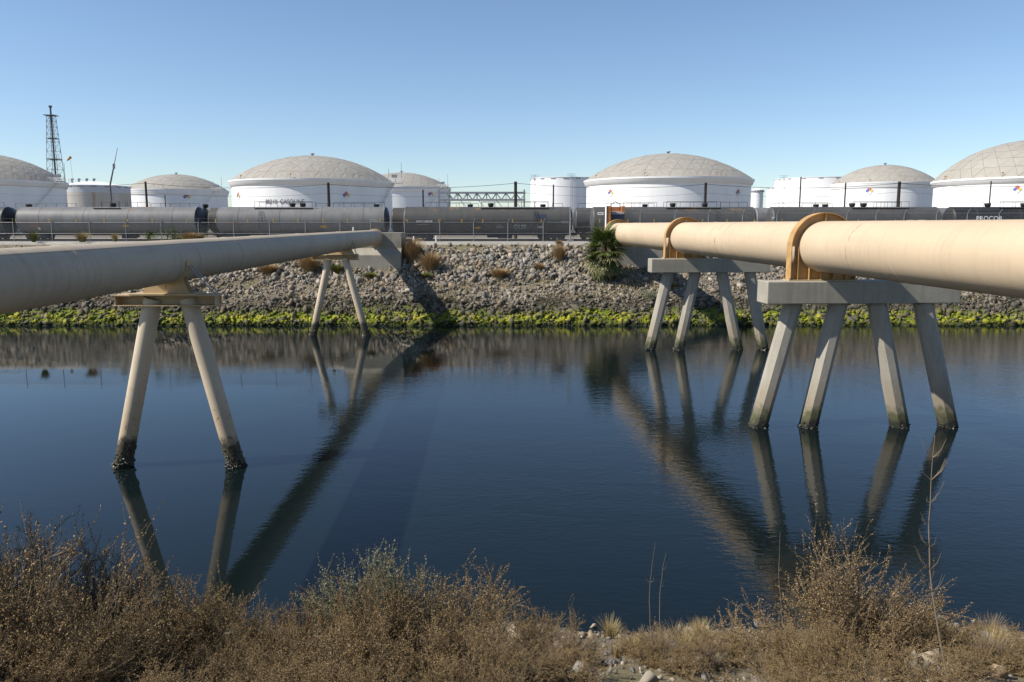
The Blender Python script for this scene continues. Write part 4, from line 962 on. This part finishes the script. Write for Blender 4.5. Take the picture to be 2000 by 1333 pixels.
# orange frame by the pipe's far end
Yo = 79.3; x = lambda p: X_at(p, Yo)
of = thing('pipe_gate_frame', (x(1202), Yo, YARD), 'rusty orange steel frame with a hoop rail at the far end of the right pipeline', 'frame')
zt = Z_at(403, Yo)
MB().box(x(1183), x(1191.5), Yo - .5, Yo + .5, YARD, zt).build('side_plate', M['orange_rust'], of); MB().box(x(1215), x(1221), Yo + .4, Yo + 1.4, YARD, zt).build('side_plate', M['orange_rust'], of)
MB().box(x(1182.6), x(1183) - .003, Yo - .55, Yo + .5, YARD, zt + .03).build('edge_strip', M['white_steel'], of)
MB().box(x(1192.5), x(1221), Yo + 1.0, Yo + 1.05, YARD + 1.2, zt - .05).build('back_plate', M['orange_rust'], of)
MB().box(x(1194), x(1219), Yo - .1, Yo + .9, YARD + .6, Z_at(419, Yo)).build('valve_box', M['box_dark'], of)
pl = MB(); pl.obox(((x(1194) + x(1219)) / 2, Yo + .4, Z_at(416, Yo)), ((x(1219) - x(1194)) / 2, 0, 0), (0, .55, 0.12), (0, 0, .04)); pl.build('box_lid', M['galvanised'], of)
MB().path([at(1193.5, 420, Yo - .3), at(1193.5, 399, Yo - .3), at(1202, 394.5, Yo - .3), at(1211, 399, Yo - .3), at(1211, 410, Yo - .3)], 0.05, 6).build('hoop_rail', M['black_steel'], of)

# ------------------------------------------------------------------ plants
def blades(n, h, spread, w, seed, bend=0.5, up=0.35):
    """grass-like tuft: tapered bent blades, faces of 4"""
    rs = np.random.default_rng(seed); V, Fq = [], []
    for k in range(n):
        a = rs.uniform(0, 6.28); r0 = rs.uniform(0, 0.22) * spread; L = h * rs.uniform(0.55, 1.05); out = rs.uniform(0, 1) ** 0.7 * spread
        p0 = np.array([math.cos(a) * r0, math.sin(a) * r0, -0.03]); side = np.array([-math.sin(a + rs.uniform(-1, 1)), math.cos(a), 0]) * w * rs.uniform(0.6, 1.3)
        d = np.array([math.cos(a), math.sin(a), 0]); b = len(V)
        for t in (0, 0.4, 0.75, 1.0):
            c = p0 + d * out * (t ** 1.6) + np.array([0, 0, L * (t - bend * 0.35 * t ** 3 * (out / spread))]) + rs.normal(0, 0.012, 3) * h * t
            ww = side * (1 - 0.85 * t); V += [c - ww, c + ww]
        for q in range(3): Fq.append((b + 2 * q, b + 2 * q + 1, b + 2 * q + 3, b + 2 * q + 2))
    return V, Fq
def leaf_cloud(n, rx, ry, rz, size, seed, lumps=7):
    rs = np.random.default_rng(seed); C = rs.normal(0, 0.5, (lumps, 3)); C[:, 2] = np.abs(C[:, 2]) + 0.25; V, Fq = [], []
    for k in range(n):
        c = C[rs.integers(lumps)] + rs.normal(0, 0.24, 3); c = c * np.array([rx, ry, rz])
        u = rs.normal(size=3); u /= np.linalg.norm(u); v = np.cross(u, rs.normal(size=3)); v /= np.linalg.norm(v) + 1e-6; s = size * rs.uniform(0.5, 1.3)
        b = len(V); V += [c - u * s, c + v * s * 0.45, c + u * s, c - v * s * 0.45]; Fq.append((b, b + 1, b + 2, b + 3))
    return V, Fq
def ground_far(x, y): return far_z(x, y) + 0.12 * nz(x, y, 1.0) + 0.08 * nz(x, y, 3.1) if y < 77.9 else YARD - 0.1
TUFT = {}
for nm, mt, n, h, sp, w in (('straw', 'straw', 420, 1.0, 0.55, 0.012), ('rust', 'rust_grass', 1100, 1.0, 0.62, 0.011), ('green', 'green_grass', 420, 1.0, 0.6, 0.016)):
    TUFT[nm] = [np_mesh('blades', *blades(n, h, sp, w, 11 + k + len(nm)), M[mt]) for k in range(2)]
def tuft(kind, px, py_base, hpx, wscale, label, Y=None, name='dry_tuft', cat='grass tuft'):
    # find the bank depth under the pixel
    if Y is None:
        Y = min(np.arange(63.2, 77.9, 0.05), key=lambda q: abs(Z_at(py_base, q) - ground_far(0, q)))
    X = X_at(px, Y); s = hpx * Y / 1567; z = ground_far(X, Y) if Y < 77.95 else YARD
    o = link(name, random.choice(TUFT[kind]), None, (X, Y, z), (0, 0, random.uniform(0, 6)), (s * wscale, s * wscale, s)); tag(o, label, cat, 'tufts on the far bank'); return o
tuft('rust', 800, 515, 56, 1.0, 'tall brown tuft right beside the left abutment', cat='dry bush', name='dry_bush')
tuft('rust', 838, 528, 44, 1.2, 'round brown bush on the stones right of the pipe shadow', cat='dry bush', name='dry_bush')
tuft('rust', 1093, 514, 38, 0.95, 'orange-brown bush high on the stones left of the palm', cat='dry bush', name='dry_bush')
tuft('straw', 1092, 480, 12, 1.8, 'low straw-coloured tuft at the kerb above the orange-brown bush')
tuft('rust', 1053, 523, 16, 1.5, 'small brown tuft on the stones left of the orange-brown bush')
tuft('rust', 975, 545, 22, 2.0, 'spreading brown tuft in the middle of the stony bank')
tuft('rust', 372, 470, 20, 2.4, 'wide reddish-brown bush at the fence above the left pipeline', Y=79.2, cat='dry bush', name='dry_bush')
tuft('straw', 222, 476, 20, 1.0, 'rounded yellow-green tuft at the fence above the left pipeline', Y=79.0)
tuft('green', 63, 480, 24, 0.9, 'green-yellow tuft at the kerb near the left edge', Y=78.2)
tuft('straw', 158, 478, 22, 1.7, 'sparse pale tuft at the fence right of the edge tuft', Y=78.5)
tuft('rust', 600, 530, 36, 1.5, 'brown grass tuft behind the far steel legs', cat='grass tuft')
tuft('green', 655, 532, 22, 1.8, 'green grass tuft beneath the left abutment footing')
tuft('rust', 520, 535, 24, 1.8, 'brown grass tuft left of the far steel legs')
tuft('green', 720, 545, 14, 2.6, 'low olive grass patch on the bank below the left abutment')
tuft('green', 830, 545, 14, 2.4, 'low yellow-green grass patch beneath the round brown bush')
tuft('straw', 1320, 560, 14, 2.0, 'low straw tuft between the farther concrete piles')
def shrub(name, px, py, Y, hpx, wide, mat, label, n=1500, seed=3, size=0.06):
    X = X_at(px, Y); z = ground_far(X, Y) if Y < 77.95 else YARD; h = hpx * Y / 1567
    r = thing(name, (X, Y, z), label, 'shrub', 'shrubs on the far bank')
    link('foliage', np_mesh('foliage', *leaf_cloud(n, h * wide * .5, h * wide * .5, h * 0.62, size, seed), M[mat]), r)
    s = MB(); rs = random.Random(seed)
    for _ in range(9): s.tube((X, Y, z - .1), (X + rs.uniform(-.4, .4) * h * wide, Y + rs.uniform(-.3, .3) * h, z + h * rs.uniform(.4, .8)), 0.025, 0.008, 4)
    s.build('stem', M['dry_twig'], r)
shrub('green_shrub', 340, 468, 79.3, 38, 1.5, 'green_leaf', 'leafy green shrub at the fence above the left pipeline', 1100, 3)
shrub('green_shrub', 291, 470, 79.2, 22, 1.1, 'green_leaf', 'small leafy green shrub left of the larger one at the fence', 500, 4)
shrub('green_shrub', 1278, 590, 66.9, 34, 1.2, 'sage_leaf', 'grey-green shrub on the bank left of the farther concrete piles', 1100, 5)
shrub('green_shrub', 1232, 560, 69.6, 16, 1.2, 'sage_leaf', 'small grey-green shrub low beside the palm', 300, 6)
# dark scrub just above the algae
Vs, Fs = [], []
rs = np.random.default_rng(5)
for k in range(16000):
    X = rs.uniform(-52, 52); Y = 66.9 + rs.normal(0, 0.5) + 0.35 * nz(X, 3, 0.6)
    if nz(X * 0.6, 7.0, 0.7) + rs.normal(0, 0.25) < -0.35: continue
    z = far_z(X, Y) + abs(rs.normal(0, 0.16)) + 0.08; u = rs.normal(size=3); u[2] = abs(u[2]) * 1.4; u /= np.linalg.norm(u); v = np.cross(u, rs.normal(size=3)); v /= np.linalg.norm(v); s = rs.uniform(.03, .10)
    b = len(Vs); c = np.array([X, Y, z]); Vs += [c - u * s, c + v * s * .4, c + u * s, c - v * s * .4]; Fs.append((b, b + 1, b + 2, b + 3))
tag(link('dark_scrub', np_mesh('dark_scrub', Vs, Fs, M['scrub_leaf'])), 'dark low scrub above the green algae along the far waterline', 'scrub', kind='stuff')
Vs, Fs = [], []
for k in range(42000):   # dry grass between the stones
    X = rs.uniform(-52, 52); Y = rs.uniform(67.5, 77.8)
    if nz(X * .5 + 3, Y * 1.2, 0.8) + rs.normal(0, .3) < 0.30: continue
    z = far_z(X, Y) + 0.05; a = rs.uniform(0, 6.28); L = rs.uniform(.12, .38); d = np.array([math.cos(a) * .5, math.sin(a) * .5, 1.0]) * L; sd = np.array([-math.sin(a), math.cos(a), 0]) * 0.014; b = len(Vs); c = np.array([X, Y, z])
    Vs += [c - sd, c + sd, c + d + sd * .2, c + d - sd * .2]; Fs.append((b, b + 1, b + 2, b + 3))
tag(link('bank_grass', np_mesh('bank_grass', Vs, Fs, M['straw'])), 'sparse dry grass between the stones of the far bank', 'grass', kind='stuff')

# fan palm
def fan_mesh(seed, dry):
    rs = random.Random(seed); V, Fq = [], []; n = 30; pet = 0.75
    for s in range(4):   # petiole
        pass
    b = len(V); V += [np.array([-.018, 0, 0]), np.array([.018, 0, 0]), np.array([.012, pet, 0.02]), np.array([-.012, pet, 0.02])]; Fq.append((b, b + 1, b + 2, b + 3))
    for k in range(n):
        a = (k / (n - 1) - .5) * 4.3 + rs.uniform(-.03, .03); L = (1.15 - 0.28 * abs(k / (n - 1) - .5) * 2) * rs.uniform(.9, 1.08); droop = rs.uniform(.15, .4) * (1.5 if dry else 1)
        d = np.array([math.sin(a), math.cos(a), 0]); sd = np.array([math.cos(a), -math.sin(a), 0]); b = len(V)
        for t, w in ((0, .012), (.45, .036), (.75, .024), (1.0, .003)):
            c = np.array([0, pet, .02]) + d * L * t + np.array([0, 0, -droop * L * t ** 2.2 + 0.012 * (k % 2)]); V += [c - sd * w, c + sd * w]
        for q in range(3): Fq.append((b + 2 * q, b + 2 * q + 1, b + 2 * q + 3, b + 2 * q + 2))
    return np_mesh('frond', V, Fq, M['palm_dry' if dry else 'palm_leaf'])
FR = [fan_mesh(k, False) for k in range(3)]; FD = [fan_mesh(9 + k, True) for k in range(2)]
PYY = 70.6; pX = X_at(1181, PYY); pz = ground_far(pX, PYY)
pal = thing('fan_palm', (pX, PYY, pz - .2), 'bushy green fan palm on the bank at the far end of the right pipeline', 'palm tree')
hh = Z_at(470, PYY) - pz
tk = MB(); tk.path([(pX, PYY, pz - .4), (pX + .03, PYY - .05, pz + hh * .5), (pX, PYY - .1, pz + hh)], [0.30, 0.26, 0.2], 12); tk.build('trunk', M['dark_brown_bark'], pal, smooth=40)
random.seed(21)
for k in range(90):
    f = k / 89; az = k * 2.39996 + random.uniform(-.25, .25); el = R_(80 - 140 * f ** 0.8 + random.uniform(-17, 17)); hz = hh * (1.0 - 0.55 * f) - 0.1
    sc_ = (0.92 + 0.30 * math.sin(f * 3.0)) * random.uniform(.68, 1.15)
    dry = f > 0.62 and random.random() < 0.75
    o = link('frond', random.choice(FD if dry else FR), pal, (math.cos(az) * .12, math.sin(az) * .12, hz + .2))
    # local +Y points outwards along the petiole
    d = Vector((math.cos(az) * math.cos(el), math.sin(az) * math.cos(el), math.sin(el))); upv = Vector((-math.cos(az) * math.sin(el), -math.sin(az) * math.sin(el), math.cos(el)))
    xx = d.cross(upv); o.rotation_euler = Matrix((xx, d, upv)).transposed().to_euler(); o.rotation_euler.rotate_axis('Y', random.uniform(-.5, .5)); o.scale = (sc_,) * 3

# ------------------------------------------------------------------ foreground thicket
def shrub_mesh(seed, H_, wide, dens=1.0, leafy=1.0):
    """dry shrub: branching stems with small dry bracts. returns (twig verts, twig faces, leaf verts, leaf faces)"""
    rs = np.random.default_rng(seed); TV, TF, LV, LF = [], [], [], []
    def seg(a, b, r0, r1):
        d = b - a; L = np.linalg.norm(d) + 1e-9; d = d / L; u = np.cross(d, [0.3, 0.2, 1.0]); u /= np.linalg.norm(u) + 1e-9; v = np.cross(d, u); n = len(TV)
        for p, r in ((a, r0), (b, r1)):
            for k in range(3): t = 2.094 * k; TV.append(p + (u * math.cos(t) + v * math.sin(t)) * r)
        for k in range(3): TF.append((n + k, n + (k + 1) % 3, n + 3 + (k + 1) % 3, n + 3 + k))
    SEG = []
    def bracts(a, b, step, size):
        n = int(np.linalg.norm(b - a) / step * dens * leafy)
        if n: SEG.append((a, b, n, size))
    def branch(p, d, L, r, lev):
        n = 5 if lev == 0 else 4; q = p
        for k in range(n):
            d = d + rs.normal(0, 0.13 if lev else 0.09, 3) + np.array([0, 0, 0.07]); d /= np.linalg.norm(d); nx = q + d * L / n
            seg(q, nx, r * (1 - k / n * .7), r * (1 - (k + 1) / n * .7))
            if lev >= 1: bracts(q, nx, 0.0078 if lev == 2 else 0.012, 0.0125)
            elif k > 1: bracts(q, nx, 0.024, 0.012)
            if lev < 2:
                for _ in range(int(rs.integers(1, 4) if lev == 0 else rs.integers(1, 3))):
                    sd = d + rs.normal(0, 0.62, 3); sd[2] = abs(sd[2]) * 0.8 + 0.12; sd /= np.linalg.norm(sd); branch(q + (nx - q) * rs.random(), sd, L * rs.uniform(.34, .6), r * .5, lev + 1)
            q = nx
    for k in range(13):
        a = rs.uniform(0, 6.28); tilt = rs.uniform(0.05, 1.0) * wide; d = np.array([math.cos(a) * tilt, math.sin(a) * tilt, 1.0]); d /= np.linalg.norm(d)
        branch(np.array([math.cos(a) * .08, math.sin(a) * .08, -0.05]), d, H_ * rs.uniform(.6, .9), 0.011, 0)
    for k in range(16):      # long beaded whips that stand clear of the mass
        a = rs.uniform(0, 6.28); tilt = rs.uniform(0.05, 0.75) * wide; d = np.array([math.cos(a) * tilt, math.sin(a) * tilt, 1.0]); d /= np.linalg.norm(d); q = np.zeros(3); L = H_ * rs.uniform(.85, 1.12); r = 0.007
        for j in range(9):
            d = d + rs.normal(0, 0.07, 3) + np.array([0, 0, .03]); d /= np.linalg.norm(d); nx = q + d * L / 9; seg(q, nx, r * (1 - j / 10), r * (1 - (j + 1) / 10))
            if j > 3: bracts(q, nx, 0.0075, 0.012)
            if j > 4 and rs.random() < .6:
                e = nx + (d + rs.normal(0, .5, 3)) * L * .07; seg(nx, e, .003, .0015); bracts(nx, e, 0.008, 0.011)
            q = nx
    A = np.repeat(np.array([x[0] for x in SEG]), [x[2] for x in SEG], 0); B = np.repeat(np.array([x[1] for x in SEG]), [x[2] for x in SEG], 0); Z = np.repeat(np.array([x[3] for x in SEG]), [x[2] for x in SEG])
    n = len(A); c = A + (B - A) * rs.random((n, 1)) + rs.normal(0, 0.009, (n, 3)); u = rs.normal(size=(n, 3)); u /= np.linalg.norm(u, axis=1)[:, None]; v = np.cross(u, rs.normal(size=(n, 3))); v /= np.linalg.norm(v, axis=1)[:, None]
    sz = (Z * rs.uniform(.45, 1.25, n))[:, None]; w = np.cross(u, v) * sz * .25
    LV = np.stack([c - u * sz, c + v * sz * .5 + w, c + u * sz, c - v * sz * .5 + w], 1).reshape(-1, 3); LF = np.arange(4 * n).reshape(-1, 4)
    return TV, TF, LV, LF
SHR = []
for k in range(6):
    TV, TF, LV, LF = shrub_mesh(40 + k, 1.5, 0.85 + 0.12 * (k % 3), 1.0, 1.0 if k < 5 else 0.4)
    SHR.append((np_mesh('stems', TV, TF, M['dry_twig']), np_mesh('dry_leaves', LV, LF, M['dry_leaf']), float(np.percentile(LV[:, 2], 96))))
TV, TF, LV, LF = shrub_mesh(90, 1.2, 0.9, 0.8); SAGE = (np_mesh('stems', TV, TF, M['dry_twig']), np_mesh('sage_leaves', LV, LF, M['sage_leaf']), float(np.percentile(LV[:, 2], 96)))
def ground_near(x, y): return near_z(x, y) + 0.10 * nz(x, y, 1.1) + 0.06 * nz(x, y, 3.7)
def fshrub(px, ytop, Y, kind=None, wide=1.0, label=None, group='dry shrubs of the near thicket', name='dry_shrub'):
    X = X_at(px, Y, 1200); z = ground_near(X, Y); h = Z_at(ytop, Y) - z
    h = max(h, 0.28)
    r = thing(name, (X, Y, z), label or ('dry brown shrub, %s of the thicket, %s' % ('back row' if Y > 9.5 else 'middle row' if Y > 8 else 'front row', 'in the lower left corner' if px < 330 else 'below the left pier reflections' if px < 640 else 'just left of the middle' if px < 900 else 'left of the rubble gap' if px < 1300 else 'on the left side of the right-hand clump' if px < 1640 else 'behind the tall stalk at right' if px < 1890 else 'near the lower right corner')), 'shrub', group)
    st, lv, hz = SAGE if kind == 'sage' else SHR[random.randrange(5) if kind is None else kind]
    s = h / hz; a = random.uniform(0, 6.28); sx = max(s * 0.95, 0.5) * wide
    for nm, me in (('stems', st), ('dry_leaves' if kind != 'sage' else 'sage_leaves', lv)): link(nm, me, r, (0, 0, 0), (0, 0, a), (sx, sx, s))
    return r
random.seed(33)
def top_at(px):    # outline of the thicket in the photograph, by column
    pts = [(-120, 1055), (40, 1068), (200, 1110), (330, 1150), (470, 1165), (600, 1140), (720, 1110), (860, 1120), (960, 1150), (1070, 1190), (1140, 1225), (1190, 1285), (1400, 1320), (1450, 1240), (1510, 1190), (1590, 1160), (1690, 1140), (1790, 1168), (1870, 1195), (1930, 1250), (2000, 1290), (2100, 1300)]
    for (a, ya), (b, yb) in zip(pts, pts[1:]):
        if a <= px <= b: return 30 + ya + (yb - ya) * (px - a) / (b - a)
    return 1300
px = -110
while px < 2060:
    if not (1180 < px < 1430):
        fshrub(px + random.uniform(-15, 15), top_at(px) + random.choice((-14, 0, 6, 18, 40)), random.uniform(9.6, 11.2), wide=random.uniform(.85, 1.2) * (1.25 if px > 1440 else 1.0))
    px += 64
px = -120
while px < 2060:
    if not (1150 < px < 1440 or px > 1930): fshrub(px + random.uniform(-20, 20), max(top_at(px) + 55, 1150) + random.uniform(0, 50), random.uniform(8.3, 9.3))
    px += 78
px = -120
while px < 1950:
    if not (1080 < px < 1470): fshrub(px + random.uniform(-20, 20), max(top_at(px) + 140, 1230) + random.uniform(-10, 40), random.uniform(7.2, 7.9))
    px += 95
fshrub(700, 1110, 10.3, 'sage', 0.8, 'pale sage-green sprigs among the dry shrubs left of centre', None, 'sage_shrub')
fshrub(780, 1105, 10.6, 'sage', 0.7, 'second pale sage-green clump just right of the first', None, 'sage_shrub')
fshrub(1680, 1085, 10.8, 5, 0.9, 'twiggy half-bare shrub standing above the thicket at right', None, 'bare_shrub')
fshrub(120, 1055, 8.7, 5, 0.9, 'twiggy half-bare shrub rising at the far left', None, 'bare_shrub')
def stalk(px0, py0, px1, py1, Y, r, n, label, name='bare_stalk'):
    a, b = at(px0, py0, Y), at(px1, py1, Y + 0.3); a.z = ground_near(a.x, Y) - .05
    rs = random.Random(int(px0)); o = thing(name, a, label, 'stalk', 'bare stalks on the near bank'); m = MB(); pts = []
    for k in range(13):
        t = k / 12; p = a.lerp(b, t) + Vector((-0.30 * math.sin(t * 3.1) * (b - a).length * .18, 0, 0)) + Vector((rs.uniform(-.008, .008), 0, 0)); pts.append(p)
    m.path(pts, [r * (1 - .8 * k / 12) for k in range(13)], 6); m.build('stem', M['dry_twig'], o, smooth=50)
    if n:
        w = MB()
        for _ in range(n):
            k = rs.randrange(5, 12); p = pts[k]; L = rs.uniform(.12, .5) * (b - a).length * .22; s = rs.choice((-1, 1)); q = p + Vector((s * L * .5, rs.uniform(-.2, .2) * L, L * .8)); w.path([p, p.lerp(q, .5) + Vector((s * .02, 0, -.02)), q], [r * .3, r * .22, r * .1], 4)
        w.build('twig', M['dry_twig'], o)
stalk(1866, 1340, 1828, 850, 8.2, 0.0125, 30, 'tall bare pale stalk rising over the water at the lower right')
stalk(1283, 1240, 1280, 1060, 11.2, 0.007, 2, 'thin upright stalk above the rubble right of centre')
stalk(1297, 1250, 1301, 1080, 11.6, 0.006, 3, 'second thin stalk just right of the upright one')
stalk(95, 1200, 60, 985, 8.9, 0.012, 8, 'dark bare twig standing up at the left edge')
stalk(1560, 1180, 1525, 1040, 10.4, 0.006, 4, 'thin bare stalk at the left side of the right-hand thicket')
# grass and weeds near the water's edge
random.seed(5)
NT_ = [np_mesh('blades', *blades(150, .5, .28, .0045, 60 + k, .7), M[mt]) for k, mt in enumerate(('straw', 'dry_twig', 'straw'))]
for k in range(15):
    fshrub(random.uniform(1165, 1450), random.uniform(1275, 1312), random.uniform(9.6, 12.6), wide=.9, label='low dry weed sprawling over the rubble between the two thickets', group='low weeds on the rubble', name='dry_weed')
for k in range(5):
    fshrub(random.uniform(1890, 2030), random.uniform(1255, 1300), random.uniform(10, 12.4), wide=.9, label='low dry weed in the lower right corner', group='low weeds on the rubble', name='dry_weed')
for k in range(60):
    px = random.choice([random.uniform(1180, 1540), random.uniform(1880, 2040), random.uniform(1180, 1540), random.uniform(0, 2000)]); Y = random.uniform(9.8, 14.2); X = X_at(px, Y, 1270); s = random.uniform(.5, 1.15)
    o = link('grass_tuft', random.choice(NT_), None, (X, Y, ground_near(X, Y)), (0, 0, random.uniform(0, 6)), (s, s, s)); tag(o, 'small wispy grass tuft %s' % ('among the shrubs at lower left' if px < 600 else 'among the shrubs left of the rubble gap' if px < 1180 else 'on the rubble left of the thin stalks' if px < 1280 else 'on the rubble right of the thin stalks' if px < 1400 else 'at the left foot of the right-hand shrub clump' if px < 1560 else 'among the right-hand shrub clump' if px < 1880 else 'in the lower right corner by the water'), 'grass tuft', 'grass tufts on the near bank')
